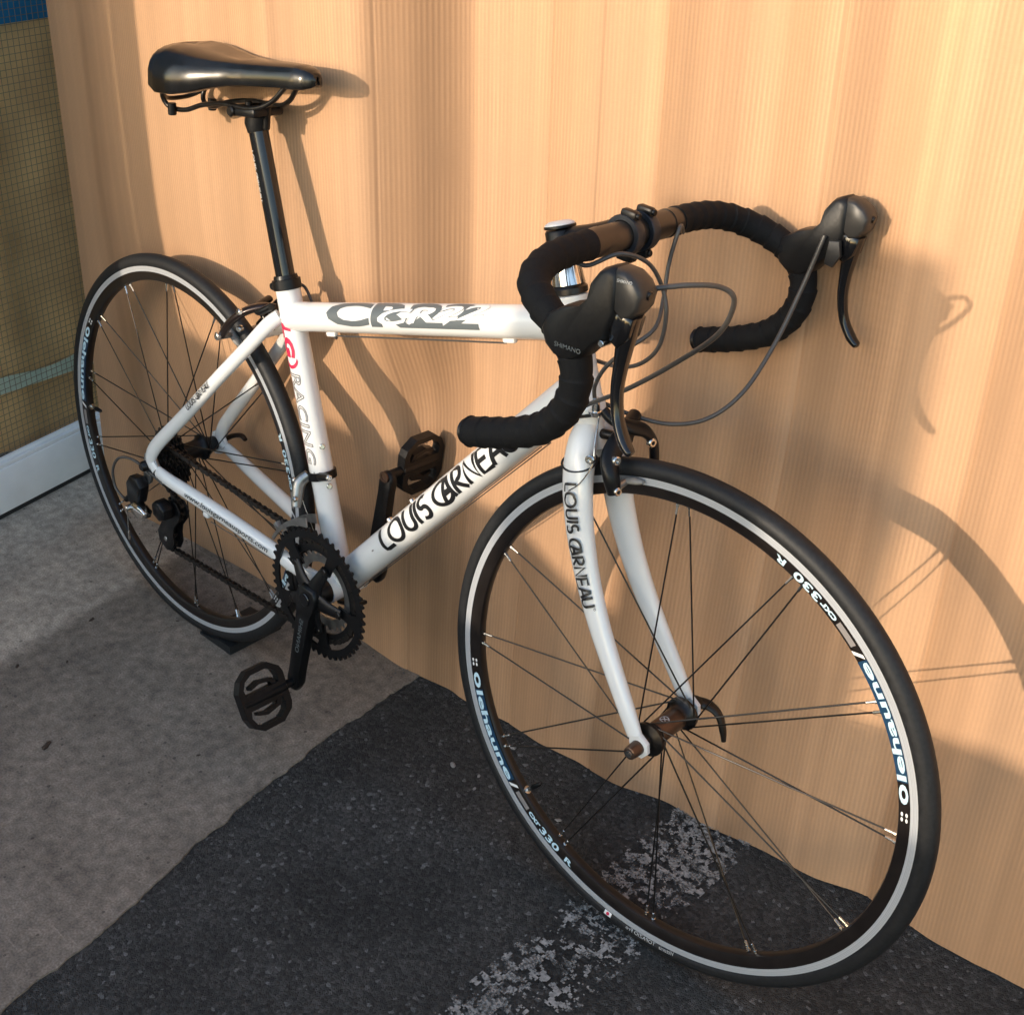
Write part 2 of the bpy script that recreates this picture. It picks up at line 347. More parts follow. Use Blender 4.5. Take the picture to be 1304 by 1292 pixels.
def box(mb, c, s, rot=None, bev=0.0):
    bm = bmesh.new(); bmesh.ops.create_cube(bm, size=1)
    for p in bm.verts: p.co = V((p.co.x * s[0], p.co.y * s[1], p.co.z * s[2]))
    if bev: bmesh.ops.bevel(bm, geom=bm.edges[:], offset=bev, segments=2, affect='EDGES', profile=.5)
    R_ = rot if rot else Matrix.Identity(3)
    bm.verts.index_update()
    v = [R_ @ p.co + V(c) for p in bm.verts]; f = [[q.index for q in fc.verts] for fc in bm.faces]; bm.free()
    return mb.add(v, f)
def slab(mb, outline, fn, y0, y1, bev=0.0):
    """closed 2D outline extruded from y0 to y1; fn(u,v,y)->point; rounded rim by insetting"""
    n = len(outline); cx = sum(p[0] for p in outline) / n; cy = sum(p[1] for p in outline) / n
    size = max(math.hypot(p[0] - cx, p[1] - cy) for p in outline)
    lay = [(y0, 0), (y1, 0)] if not bev else [(y0, 1), (y0 + (y1 - y0) * .06, .45), (y0 + math.copysign(min(bev, abs(y1 - y0) * .45), y1 - y0), 0), (y1 - math.copysign(min(bev, abs(y1 - y0) * .45), y1 - y0), 0), (y1 - (y1 - y0) * .06, .45), (y1, 1)]
    v = []; f = []
    for y, k in lay:
        s = 1 - k * bev / size
        v += [fn(cx + (p[0] - cx) * s, cy + (p[1] - cy) * s, y) for p in outline]
    for i in range(len(lay) - 1):
        for j in range(n):
            q = (j + 1) % n; f.append((i * n + j, i * n + q, (i + 1) * n + q, (i + 1) * n + j))
    f.append(tuple(range(n))[::-1]); f.append(tuple((len(lay) - 1) * n + j for j in range(n)))
    return mb.add(v, f)
def plate_holes(mb, outer, holes, fn, y0, y1):
    """flat plate with holes (triangle fill), extruded"""
    bm = bmesh.new(); loops = [outer] + holes; es = []; base = []
    for lp in loops:
        vs_ = [bm.verts.new((p[0], p[1], 0)) for p in lp]; base.append(vs_)
        for i in range(len(vs_)): es.append(bm.edges.new((vs_[i], vs_[(i + 1) % len(vs_)])))
    bmesh.ops.triangle_fill(bm, edges=es, use_beauty=True, use_dissolve=False)
    bm.verts.index_update(); nv = len(bm.verts)
    P2 = [(p.co.x, p.co.y) for p in bm.verts]; tr = [[q.index for q in fc.verts] for fc in bm.faces]
    v = [fn(x, y, y0) for x, y in P2] + [fn(x, y, y1) for x, y in P2]
    f = [tuple(t) for t in tr] + [tuple(i + nv for i in reversed(t)) for t in tr]
    for lp in base:
        ix = [p.index for p in lp]
        for i in range(len(ix)): a, b_ = ix[i], ix[(i + 1) % len(ix)]; f.append((a, b_, b_ + nv, a + nv))
    bm.free(); return mb.add(v, f)

# ---- lettering
def text2d(s, outline=0.0, weight=0.0, shear=0.0, space=1.0):
    cu = bpy.data.curves.new('t', 'FONT'); cu.body = s; cu.size = 1; cu.shear = shear; cu.space_character = space; cu.resolution_u = 3
    if outline: cu.fill_mode = 'NONE'; cu.bevel_depth = outline; cu.bevel_resolution = 0
    else: cu.offset = weight
    o = bpy.data.objects.new('t', cu); col.objects.link(o)
    dg = bpy.context.evaluated_depsgraph_get(); me = bpy.data.meshes.new_from_object(o.evaluated_get(dg))
    v = [(p.co.x, p.co.y) for p in me.vertices]; f = [tuple(p.vertices) for p in me.polygons]
    bpy.data.objects.remove(o); bpy.data.curves.remove(cu); bpy.data.meshes.remove(me)
    x0 = min(p[0] for p in v); x1 = max(p[0] for p in v); y0 = min(p[1] for p in v); y1 = max(p[1] for p in v)
    return [((p[0] - x0) / (x1 - x0), (p[1] - y0) / (y1 - y0)) for p in v], f
def ribbon(strokes, wd):
    """strokes: polylines in letter space -> quads of constant width"""
    v = []; f = []
    for st in strokes:
        P = [V((p[0], p[1])) for p in st]; o = len(v)
        for i, p in enumerate(P):
            a = P[max(i - 1, 0)]; b = P[min(i + 1, len(P) - 1)]; t = (b - a).normalized(); nn = V((-t.y, t.x)) * wd / 2
            if i == 0: p = p - t * wd * .2
            if i == len(P) - 1: p = p + t * wd * .2
            v += [(p.x + nn.x, p.y + nn.y), (p.x - nn.x, p.y - nn.y)]
        for i in range(len(P) - 1): f.append((o + 2 * i, o + 2 * i + 1, o + 2 * i + 3, o + 2 * i + 2))
    return v, f
def arc(cx, cy, rx, ry, a0, a1, n=16):
    return [(cx + rx * math.cos(math.radians(a0 + (a1 - a0) * i / n)), cy + ry * math.sin(math.radians(a0 + (a1 - a0) * i / n))) for i in range(n + 1)]
def garneau(two_words=True):
    """mono-line lettering: LOUIS GARNEAU with the A nested in the G; width about 10.6, height 1"""
    S = []
    def sh(st, dx): S.extend([[(x + dx, y) for x, y in s] for s in st])
    sh([[(0, 1), (.02, .25), (.06, .06), (.16, .02), (.52, .02)]], 0)
    sh([arc(.42, .5, .40, .48, 0, 360, 28)], .58)
    sh([[(0, 1), (0, .36)] + arc(.27, .30, .27, .28, 180, 360, 12) + [(.54, .36), (.54, 1)]], 1.62)
    sh([[(0, 1), (0, .02)]], 2.40)
    sh([arc(.24, .73, .22, .25, 60, 265, 14) + arc(.26, .26, .24, .25, 95, -130, 14)], 2.62)
    sh([arc(.55, .47, .53, .50, 55, 320, 26) + [(.98, .2), (1.0, .40), (.62, .40)]], 3.55)
    sh([[(0, .02), (.32, 1), (.40, 1), (.58, .02)], [(.10, .34), (.52, .34)]], 4.02)
    sh([[(0, .02), (0, .98), (.25, .98)] + arc(.25, .74, .22, .24, 90, -90, 10) + [(.08, .48), (.50, .02)]], 4.80)
    sh([[(0, .02), (0, .98), (.55, .02), (.55, 1)]], 5.50)
    sh([[(.48, .98), (0, .98), (0, .02), (.50, .02)], [(0, .5), (.42, .5)]], 6.25)
    sh([[(0, .02), (.34, 1), (.42, 1), (.64, .02)], [(.12, .34), (.55, .34)]], 6.85)
    sh([[(0, 1), (0, .36)] + arc(.27, .30, .27, .28, 180, 360, 12) + [(.54, .36), (.54, 1)]], 7.62)
    v, f = ribbon(S, .18)
    v2, f2 = ribbon([arc(8.42, .93, .07, .07, 0, 360, 12)], .03)
    o = len(v); v += v2; f += [tuple(i + o for i in q) for q in f2]
    return [(x / 8.5, y) for x, y in v], f
def decal(name, tf, fn, w_, h, mat, parent, lift=.0004, maxlen=.004):
    """tf=(verts,faces) in the unit box -> mapped by fn(s,t,lift) with s in 0..w, t in 0..h"""
    bm = bmesh.new(); vs_ = [bm.verts.new((x * w_, y * h, 0)) for x, y in tf[0]]
    for q in tf[1]:
        try: bm.faces.new([vs_[i] for i in q])
        except ValueError: pass
    bmesh.ops.triangulate(bm, faces=bm.faces[:])
    for _ in range(4):
        es = [e for e in bm.edges if e.calc_length() > maxlen]
        if not es: break
        bmesh.ops.subdivide_edges(bm, edges=es, cuts=1); bmesh.ops.triangulate(bm, faces=[f for f in bm.faces if len(f.verts) > 3])
    for p in bm.verts: p.co = fn(p.co.x, p.co.y, lift)
    me = bpy.data.meshes.new(name); bm.to_mesh(me); bm.free(); me.materials.append(M[mat])
    o = bpy.data.objects.new(name, me); col.objects.link(o); o.parent = parent; return o
RECT = ([(0, 0), (1, 0), (1, 1), (0, 1)], [(0, 1, 2, 3)])
def tube_map(path, rad, up, s0, theta0, face=(0, -1, 0)):
    """wraps (s,t) round a tube; path: polyline, rad: list of radii; text reads along the path, 'up' is the letters' up"""
    P = [V(p) for p in path]; cum = [0]
    for i in range(1, len(P)): cum.append(cum[-1] + (P[i] - P[i - 1]).length)
    rad = rad if isinstance(rad, (list, tuple)) else [rad] * len(P)
    def fn(s, t, lift):
        q = s + s0; i = 0
        while i < len(P) - 2 and cum[i + 1] < q: i += 1
        k = (q - cum[i]) / (cum[i + 1] - cum[i]); p = P[i].lerp(P[i + 1], k); r = rad[i] + (rad[i + 1] - rad[i]) * k
        a = (P[i + 1] - P[i]).normalized(); e1 = V(face); e1 = (e1 - a * e1.dot(a)).normalized(); e2 = V(up); e2 = (e2 - a * e2.dot(a) - e1 * e2.dot(e1)).normalized()
        th = theta0 + t / r
        return p + (e1 * math.cos(th) + e2 * math.sin(th)) * (r + lift)
    return fn

# ------------------------------------------------------------------ the setting
def lerp_list(L_, x):
    if x <= L_[0][0]: return L_[0][1]
    for (a, b), (c, d) in zip(L_, L_[1:]):
        if x <= c: return b + (d - b) * (x - a) / (c - a)
    return L_[-1][1]
def smooth_list(L_, x, h=.05):
    return sum(lerp_list(L_, x + k * h / 3) * w_ for k, w_ in zip(range(-3, 4), (1, 2, 3, 4, 3, 2, 1))) / 16
def sheet(name, pts, z, mat, kind='structure'):
    mb = MB().add([(x, y, z) for x, y in pts], [tuple(range(len(pts)))])
    o = part(name, mb, mat, None, False); o['kind'] = kind; return o
# asphalt ground out to the horizon
sheet('ground', [(-150, -150), (150, -150), (150, 150), (-150, 150)], 0, 'asphalt')
# concrete apron with a ragged edge against the asphalt
edge = [(.60, -4.5), (.57, -1.6), (.53, -.80), (.512, -.634), (.498, -.529), (.484, -.435), (.452, -.308), (.428, -.184), (.402, .011), (.396, .166), (.39, .6)]
ep = []
for i in range(len(edge) - 1):
    (x0, y0), (x1, y1) = edge[i], edge[i + 1]; n_ = max(2, int(abs(y1 - y0) / .008)) if y0 > -1.7 else 40
    for j in range(n_):
        t = j / n_; x = x0 + (x1 - x0) * t; y = y0 + (y1 - y0) * t
        ep.append((x + .008 * noise.noise((0, y * 11, 3.1)) + .004 * noise.noise((7, y * 37, 1)) + .0025 * noise.noise((3, y * 97, 5)) + .0025 * noise.noise((9, y * 240, 2)), y))
bm = bmesh.new()
top = [bm.verts.new((x, y, .003)) for x, y in ep + [(edge[-1])]]
left = bm.verts.new((-6, edge[-1][1], .003)); left2 = bm.verts.new((-6, -4.5, .003))
fc = bm.faces.new(top + [left, left2])
r_ = bmesh.ops.extrude_face_region(bm, geom=[fc]); 
for e in r_['geom']:
    if isinstance(e, bmesh.types.BMVert): e.co.z = -.03
bmesh.ops.triangulate(bm, faces=[f for f in bm.faces if len(f.verts) > 4]); bmesh.ops.recalc_face_normals(bm, faces=bm.faces)
me = bpy.data.meshes.new('concrete_apron'); bm.to_mesh(me); bm.free(); me.materials.append(M['concrete'])
apron = bpy.data.objects.new('concrete_apron', me); col.objects.link(apron); apron['kind'] = 'structure'

# worn white road paint: what is left of it, as flecks on the high stones
def paint_mark():
    P0 = V((.945, -.36)); P1 = V((.955, .62)); ax = (P1 - P0).normalized(); sd = V((ax.y, -ax.x)); Lm = (P1 - P0).length; W2 = .070; c = .0022
    mb = MB(); nu = int(Lm / c); nw = int(2 * W2 / c); ids = {}
    def ok(i, j):
        s = i * c; t = -W2 + j * c; p = P0 + ax * s + sd * t
        d = noise.fractal((p.x * 95, p.y * 95, .3), .8, 2.0, 5) + .55 * noise.noise((p.x * 9, p.y * 9, 7.7)) + .25 * noise.noise((p.x * 210, p.y * 210, 2))
        fall = (1 - abs(t) / W2); 
        return d > .30 - .32 * min(1, fall * 2.2) + (.55 if fall < .12 else 0)
    def vid(i, j):
        if (i, j) not in ids:
            p = P0 + ax * (i * c) + sd * (-W2 + j * c); jx = .0009 * noise.noise((i * 1.7, j * 1.3, 4)); jy = .0009 * noise.noise((i * 1.1, j * 1.9, 9))
            ids[(i, j)] = len(mb.v); mb.v.append((p.x + jx, p.y + jy, .0042))
        return ids[(i, j)]
    for i in range(nu):
        for j in range(nw):
            if ok(i, j): mb.f.append((vid(i, j), vid(i + 1, j), vid(i + 1, j + 1), vid(i, j + 1)))
    o = part('road_paint', mb, 'paint_worn', None, False, fix=False); o['kind'] = 'structure'
paint_mark()

# ---------------------------------------------------------------- cardboard
BASE = [(-.47, .120), (-.224, .160), (-.024, .165), (.299, .170), (.394, .176), (.52, .184), (.576, .187), (.673, .191), (.772, .202), (.861, .220), (.966, .229), (1.072, .245), (1.174, .266), (1.235, .270), (1.301, .267), (1.386, .269), (2.3, .30)]
UPPER = [(-.47, .130), (-.25, .095), (0, .088), (.2, .088), (.3, .098), (.365, .118), (.475, .212), (.55, .222), (.68, .238), (.83, .272), (.95, .284), (1.03, .288), (1.12, .292), (1.2, .305), (1.4, .315), (2.3, .33)]
FOLD = [(-.47, 0), (-.36, .004), (-.30, .0), (-.2, -.003), (.02, .002), (.1, .004), (.2, -.003), (.26, .003), (.37, -.004), (.375, -.001), (.472, .008), (.48, .001), (.58, .004), (.66, -.002), (.665, .0), (.735, .003), (.745, -.001), (.8, -.006), (.88, .004), (.95, -.003), (.955, .001), (1.02, .005), (1.1, -.006), (1.165, .006), (1.175, .001), (1.26, -.006), (1.4, .002), (1.9, 0), (2.3, 0)]
CREASE = [(.205, .0010, .0025), (.374, .0014, .0025), (.587, .0012, .0025), (.664, .0009, .002), (.742, .0014, .0025), (.953, .0016, .003), (1.170, .0016, .003)]
def ysurf(x, z):
    g = min(1, max(0, z / .78)); g = g * g * (3 - 2 * g)
    k = min(1, max(0, (z - .44) / .22)); k = k * k * (3 - 2 * k)
    b = smooth_list(BASE, x); u = smooth_list(UPPER, x + .09 * (1 - k) * math.exp(-((x - .40) / .16) ** 2), .06)
    for c_, d_, w_ in CREASE:
        q = abs(x - c_ - .004 * noise.noise((c_ * 9, z * 1.1, 6)))
        if q < w_: b += d_ * (1 - q / w_); u += d_ * (1 - q / w_)
    amp = 1.1 + .5 * min(1, z / .9)
    y = b + (u - b) * g + smooth_list(FOLD, x - .012 * noise.noise((x * 3, z * 1.5, 2)), .018) * amp
    y += .0035 * noise.noise((x * 5, z * 2.2, 1.3)) + .0007 * noise.noise((x * 30, z * 5, 4.4))
    return y
def cardboard():
    xs = []; x = -.47
    while x < 2.2: xs.append(x); x += .006 if x < 1.5 else .03
    for c_, d_, w_ in CREASE: xs += [c_ + k * .0011 for k in range(-5, 6)]
    xs = sorted(set(round(x, 5) for x in xs))
    zs = [0, .004, .02] + [.05 + i * .04 for i in range(47)]
    v = []; f = []; nx, nz = len(xs), len(zs); th = .005
    for side in (0, 1):
        for x in xs:
            zb = .0015 + .0025 * max(0, noise.noise((x * 22, .4, .2)))
            for k, z in enumerate(zs):
                v.append((x, ysurf(x, z) + side * th, zb if k == 0 else z))
    N = nx * nz
    for i in range(nx - 1):
        for k in range(nz - 1):
            a = i * nz + k; f.append((a, a + nz, a + nz + 1, a + 1)); a += N; f.append((a, a + 1, a + nz + 1, a + nz))
    rim = len(f)
    for i in range(nx - 1):
        a = i * nz; f.append((a, a + N, a + nz + N, a + nz)); a = i * nz + nz - 1; f.append((a, a + nz, a + nz + N, a + N))
    for k in range(nz - 1):
        a = k; f.append((a, a + 1, a + 1 + N, a + N)); a = (nx - 1) * nz + k; f.append((a, a + N, a + 1 + N, a + 1))
    me = bpy.data.meshes.new('cardboard_sheet'); me.from_pydata(v, [], f); me.update()
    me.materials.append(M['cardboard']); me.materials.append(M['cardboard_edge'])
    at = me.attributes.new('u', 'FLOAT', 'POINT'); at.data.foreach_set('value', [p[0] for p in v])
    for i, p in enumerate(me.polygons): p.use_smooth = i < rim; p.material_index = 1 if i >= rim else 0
    me.set_sharp_from_angle(angle=math.radians(60))
    o = bpy.data.objects.new('cardboard_sheet', me); col.objects.link(o)
    tag(o, 'large wavy brown corrugated cardboard sheet standing upright behind the bicycle', 'cardboard')
cardboard()

# ---------------------------------------------------------------- glazed door at the left
DA = V((-.563, -.073, 0)); DU = V((-.2143, .9768, 0)).normalized(); DN = V((.9768, .2143, 0)).normalized(); UZ = V((0, 0, 1))
RD = Matrix((DU, DN, UZ)).transposed()
def dp(s, d, z): return DA + DU * s + DN * d + UZ * z
def dbox(mb, s0, s1, d0, d1, z0, z1, bev=.001): return box(mb, dp((s0 + s1) / 2, (d0 + d1) / 2, (z0 + z1) / 2), (s1 - s0, d1 - d0, z1 - z0), RD, bev)
door = empty('glazed_door', dp(0, 0, 0))
def dpart(name, mb, mat, parent=door, **k):
    o = part(name, mb, mat, parent, **k); o.matrix_parent_inverse = door.matrix_world.inverted() if parent is door else Matrix.Identity(4); return o
door.matrix_world = Matrix.Translation(dp(0, 0, 0)); bpy.context.view_layer.update()
rail = dpart('bottom_rail', dbox(MB(), -.95, .62, -.040, 0, .014, .108, .002), 'alu_frame')
def sub(o, p): o.parent = p; o.matrix_parent_inverse = Matrix.Identity(4)
b_ = part('glazing_bead', dbox(dbox(MB(), -.95, .62, -.012, -.003, .1085, .117), -.95, .62, -.022, -.013, .1085, .123), 'alu_frame', rail)
b_ = part('gasket', dbox(MB(), -.95, .62, -.036, -.004, .0028, .0138, 0), 'gasket', rail)
dpart('stile', dbox(MB(), -1.05, -.951, -.040, 0, .014, 2.05, .002), 'alu_frame')
dpart('stile', dbox(MB(), .621, .70, -.040, 0, .014, 2.05, .002), 'alu_frame')
dpart('top_rail', dbox(MB(), -1.05, .70, -.040, 0, 2.0505, 2.15, .002), 'alu_frame')
pane = dpart('glass_pane', dbox(MB(), -.95, .62, -.029, -.023, .109, 2.05, 0), 'glass')
wm = MB()
for i in range(int(1.1 / .013)):
    z = .112 + i * .013; dbox(wm, -.45, .5, -.0268, -.0260, z, z + .0009, 0)
for i in range(int(.95 / .013)):
    s = -.45 + i * .013; dbox(wm, s, s + .0009, -.0259, -.0251, .112, 1.2, 0)
wire = part('wire_mesh', wm, 'wire', pane, False, fix=False); wire['kind'] = 'stuff'
tag(door, 'glazed door with wired glass and a pale aluminium bottom rail beside the cardboard', 'door')
# brown sheet, pale strip and blue sheet hung behind the glass
def hung(name, s0, s1, zlo, zhi, d, mat, amp, label, cat):
    mb = MB(); n_ = 60; v = []; f = []
    for side in (0, 1):
        for i in range(n_ + 1):
            s = s0 + (s1 - s0) * i / n_
            for k in range(9):
                z = zlo(s) + (zhi(s) - zlo(s)) * k / 8
                v.append(dp(s, d - side * .003 + amp * math.sin(s * 46 + 1.2 * math.sin(s * 13)) + amp * .6 * math.sin(s * 23 + .5), z))
    N = (n_ + 1) * 9
    for i in range(n_):
        for k in range(8):
            a = i * 9 + k; f += [(a, a + 9, a + 10, a + 1), (a + N, a + N + 1, a + N + 10, a + N + 9)]
        a = i * 9; f += [(a, a + N, a + N + 9, a + 9), (a + 8, a + 17, a + 17 + N, a + 8 + N)]
    f += [(k, k + 1, k + 1 + N, k + N) for k in range(8)] + [(n_ * 9 + k, n_ * 9 + k + N, n_ * 9 + k + 1 + N, n_ * 9 + k + 1) for k in range(8)]
    o = part(name, mb.add(v, f), mat); return tag(o, label, cat)
hung('kraft_sheet', -.6, .6, lambda s: .108 - .12 * (s - .03) + .004 * math.sin(s * 30), lambda s: .953, -.060, 'kraft', .008, 'dark brown pleated paper sheet hanging behind the wired glass', 'sheet')
hung('pale_strip', -.6, .6, lambda s: .240 - .08 * (s - .05), lambda s: .268 - .05 * (s - .05) + .006 * math.sin(s * 22), -.0455, 'pale_strip', .0, 'pale green strip running across behind the wired glass', 'strip')
hung('blue_sheet', -.6, .6, lambda s: .930, lambda s: 1.9, -.044, 'blue', .001, 'plain blue sheet behind the glass above the brown sheet', 'sheet')
room = MB(); dbox(room, -1.2, 1.2, -1.35, -1.3, 0, 2.4, 0)
o = part('room_wall', room, 'dark_room'); o['kind'] = 'structure'
rf = MB(); dbox(rf, -1.2, 1.2, -1.299, -.042, .007, .012, 0); o = part('room_floor', rf, 'dark_room'); o['kind'] = 'structure'  # near-black floor colour stands in for an unlit interior
# unseen wall added behind the cardboard to block light from behind
o = part('added_back_wall', box(MB(), (1.9, .62, 1.4), (4.9, .12, 2.8), None, .003), 'block'); tag(o, 'added plain grey wall hidden behind the cardboard sheet, blocking light', 'wall')

# ---------------------------------------------------------------- unseen blockers added behind the camera, cut to cast the shade edges
OY = -3.2
def yard(name, poly, label, cat, mat='block', th=.16):
    o = part(name, slab(MB(), poly, lambda u, v_, y: V((u, y, v_)), OY - th, OY, 0), mat, None, False); return tag(o, label, cat)
yard('added_shade_wall', [(-.80, 0), (1.25, 0), (1.25, 1.10), (.65, 1.14), (.50, 1.10), (.10, 1.10), (-.02, 1.16), (-.25, 1.22), (-.55, 1.26), (-.80, 1.30)], 'added low grey wall out of view behind the camera, shaped to cast shade', 'wall')
yard('added_shade_wall', [(-2.8, 0), (-1.121, 0), (-1.121, .95), (-2.8, .95)], 'added lower length of wall out of view, keeping sun off the ground', 'wall')
yard('added_shade_board', [(.145, 1.101), (.480, 1.101), (.485, 1.45), (.480, 1.71), (.30, 1.70), (.145, 1.70)], 'added dark upright panel out of view above the low wall, casting shade', 'board', 'dark_room', .05)
yard('added_shade_pillar', [(-1.12, 0), (-.801, 0), (-.815, 1.5), (-.82, 2.02), (-1.12, 2.02)], 'added tall grey pillar out of view beside the low wall, casting shade', 'wall')

# ---------------------------------------------------------------- litter
def scrap(name, x, y, z, s, mat, label, cat, group):
    mb = MB(); n_ = 9; a0 = random.random() * 6; el = random.uniform(.45, .8); v = [(x, y, z + s * .28)]
    for i in range(n_):
        a = a0 + 2 * PI * i / n_; r = s * random.uniform(.6, 1.15); dx, dy = r * math.cos(a), r * el * math.sin(a)
        v.append((x + dx * math.cos(a0) - dy * math.sin(a0), y + dx * math.sin(a0) + dy * math.cos(a0), z + s * random.uniform(.0, .16)))
    f = [(0, i + 1, (i + 1) % n_ + 1) for i in range(n_)]
    n0 = len(v); v += [(p[0], p[1], p[2] - s * .12) for p in v]
    f += [tuple(i + n0 for i in reversed(q)) for q in f] + [(i + 1, i + 1 + n0, (i + 1) % n_ + 1 + n0, (i + 1) % n_ + 1) for i in range(n_)]
    return tag(part(name, mb.add(v, f), mat, None, False), label, cat, group)
for x, y, s in [(-.130, -.125, .008), (-.051, -.219, .005), (-.099, -.284, .006), (.117, -.351, .011), (-.02, -.02, .004), (.30, -.20, .004)]:
    scrap('leaf_scrap', x, y, .0033, s, 'leaf', 'largest dark scrap of dry leaf lying on the concrete' if s > .01 else 'small dark scrap of dry leaf lying on the concrete', 'leaf', 'leaf scraps on the concrete')
for x, y, s in [(.591, .06, .009), (.636, .07, .005), (.650, .045, .004), (.629, .153, .007), (.781, .084, .005)]:
    scrap('pale_flake', x, y, .002, s, 'flake', 'largest pale flake lying on the dark asphalt' if s > .008 else 'small pale flake lying on the dark asphalt', 'flake', 'pale flakes on the asphalt')

# grit swept against the cardboard and along the concrete edge
def grit():
    mb = MB(); rnd = random.Random(3)
    for i in range(420):
        if i % 3:
            x = rnd.uniform(-.4, 1.5); y = ysurf(x, 0) - abs(rnd.gauss(0, .022)) - .003
        else:
            q = rnd.choice(ep[40:]); x = q[0] + abs(rnd.gauss(0, .012)); y = q[1]
        z = .003 if x < .395 else .0005; s_ = rnd.uniform(.0006, .0021); a = rnd.random() * 6
        v = [(x + s_ * math.cos(a + k * 1.571) * rnd.uniform(.7, 1.3), y + s_ * math.sin(a + k * 1.571) * rnd.uniform(.7, 1.3), z) for k in range(4)]
        v += [(x + (p[0] - x) * .5, y + (p[1] - y) * .5, z + s_ * rnd.uniform(.5, .9)) for p in v]
        mb.add(v, [(4, 5, 6, 7), (0, 1, 5, 4), (1, 2, 6, 5), (2, 3, 7, 6), (3, 0, 4, 7)])
    o = part('grit', mb, 'grit', None, False); o['kind'] = 'stuff'
M['grit'] = simple('grit_stone', (.10, .095, .088), .9, 0, 0, 30, .6)
grit()

# ================================================================== the bicycle
# bike frame: x forward, y to its left (towards the cardboard), z up, rear contact point at the origin
R = .334; WB = .9874
bike = empty('road_bicycle'); bike.rotation_euler = (-LEAN, 0, 0)
tag(bike, 'white road bicycle with black drop handlebars leaning against the brown cardboard', 'bicycle')
# steering
HA = V((-.2886, 0, .9575)).normalized(); HO = V((.831, 0, .684))
S4 = Matrix.Translation(HO) @ Matrix.Rotation(.028, 4, HA) @ Matrix.Translation(-HO)
def st(mb): mb.v = [tuple(S4 @ V(p)) for p in mb.v]; return mb
def hp(z): return HO + HA * ((z - HO.z) / HA.z)         # point on the steering axis at height z
def xz(y0):                                              # side-view drawing -> 3D
    return lambda u, v_, y: V((u, y0 + y, v_))

# ---------------------------------------------------------------- wheels
def wheel(name, cx, S, pairs, ang0, flanges, rear):
    ctr = V((cx, 0, R)); Y = V((0, 1, 0)); X4 = S @ Matrix.Translation(ctr)
    def put(mb): mb.v = [tuple(X4 @ V(p)) for p in mb.v]; return mb
    rimp = [(-.0092, .3066), (-.0088, .3035), (-.0080, .2965), (-.0062, .2925), (-.0035, .2912), (.0035, .2912), (.0062, .2925), (.0080, .2965), (.0088, .3035), (.0092, .3066), (.0092, .314), (-.0092, .314)]
    rim = part(name, put(lathe(MB(), rimp, (0, 0, 0), Y, 144, closed=True)), 'rim', bike)
    n_ = 16; tp = [(.0124 * math.cos(a), .3216 + .0124 * math.sin(a)) for a in [math.radians(-28 + (236) * i / n_) for i in range(n_ + 1)]]
    part('tyre', put(lathe(MB(), tp + [(-.0075, .3135), (.0075, .3135)], (0, 0, 0), Y, 160, closed=True)), 'rubber', rim)
    for s in (-1, 1):
        t = part('brake_track', put(lathe(MB(), [(s * .0097, .3066), (s * .0099, .3095), (s * .0099, .3135), (s * .0098, .3168), (s * .0080, .3172), (s * .0080, .3068)], (0, 0, 0), Y, 144, closed=True)), 'track', rim)
        at = t.data.attributes.new('rad', 'FLOAT', 'POINT'); Xi = X4.inverted()
        at.data.foreach_set('value', [math.hypot((Xi @ p.co).x, (Xi @ p.co).z) for p in t.data.vertices])
    # spokes
    unit = MB(); cyl(unit, (0, 0, 0), (0, 0, 1), .00105, 6); sp = mesh_of(unit, 'spoke', M['dark_metal'])
    nu = MB(); lathe(nu, [(0, .0026), (.003, .0026), (.0035, .0018), (.0125, .0017), (.013, .0012)], (0, 0, 0), (0, 0, 1), 8); nip = mesh_of(nu, 'nipple', M['steel'])
    def aim(a, b, scale):
        d = b - a; m = d.to_track_quat('Z', 'Y').to_matrix().to_4x4(); sc3 = Matrix.Diagonal((1, 1, d.length if scale else 1, 1))
        return X4 @ Matrix.Translation(a) @ m @ sc3
    for k in range(pairs):
        th = math.radians(ang0 + 360 / pairs * k)
        for s, (fy, fr) in zip((-1, 1), flanges):
            t1 = th - s * math.radians(1.25); t2 = th - s * math.radians(72)
            a = V((.2905 * math.cos(t1), s * .0015, .2905 * math.sin(t1))); b = V((fr * math.cos(t2), fy, fr * math.sin(t2)))
            inst('spoke', sp, rim, aim(a, b, True)); inst('nipple', nip, rim, aim(a, b, False))
    return rim, put, X4
def rim_mat():
    return simple('rim_black', (.012, .009, .008), .32, .1, .1, 70, .25, 0, .5, .08)
M['rim'] = rim_mat()
fw, fput, fX = wheel('front_wheel', WB, S4, 12, 3.2, [(-.033, .0185), (.033, .0185)], False)
rw, rput, rX = wheel('rear_wheel', 0, Matrix.Identity(4), 14, 118.2, [(-.016, .0225), (.036, .0205)], True)
Y = V((0, 1, 0))
def rim_fn(X4, ang, side=-1):
    """text on the drive side of the rim: s runs counter-clockwise, letters' up points at the hub"""
    def fn(s, t, lift):
        th = math.radians(ang) + s / .30; r = .3058 - t; w_ = .0092 - (.3066 - r) * .11
        return X4 @ V((r * math.cos(th), side * (w_ + lift), r * math.sin(th)))
    return fn
D2 = PI / 180 * .30
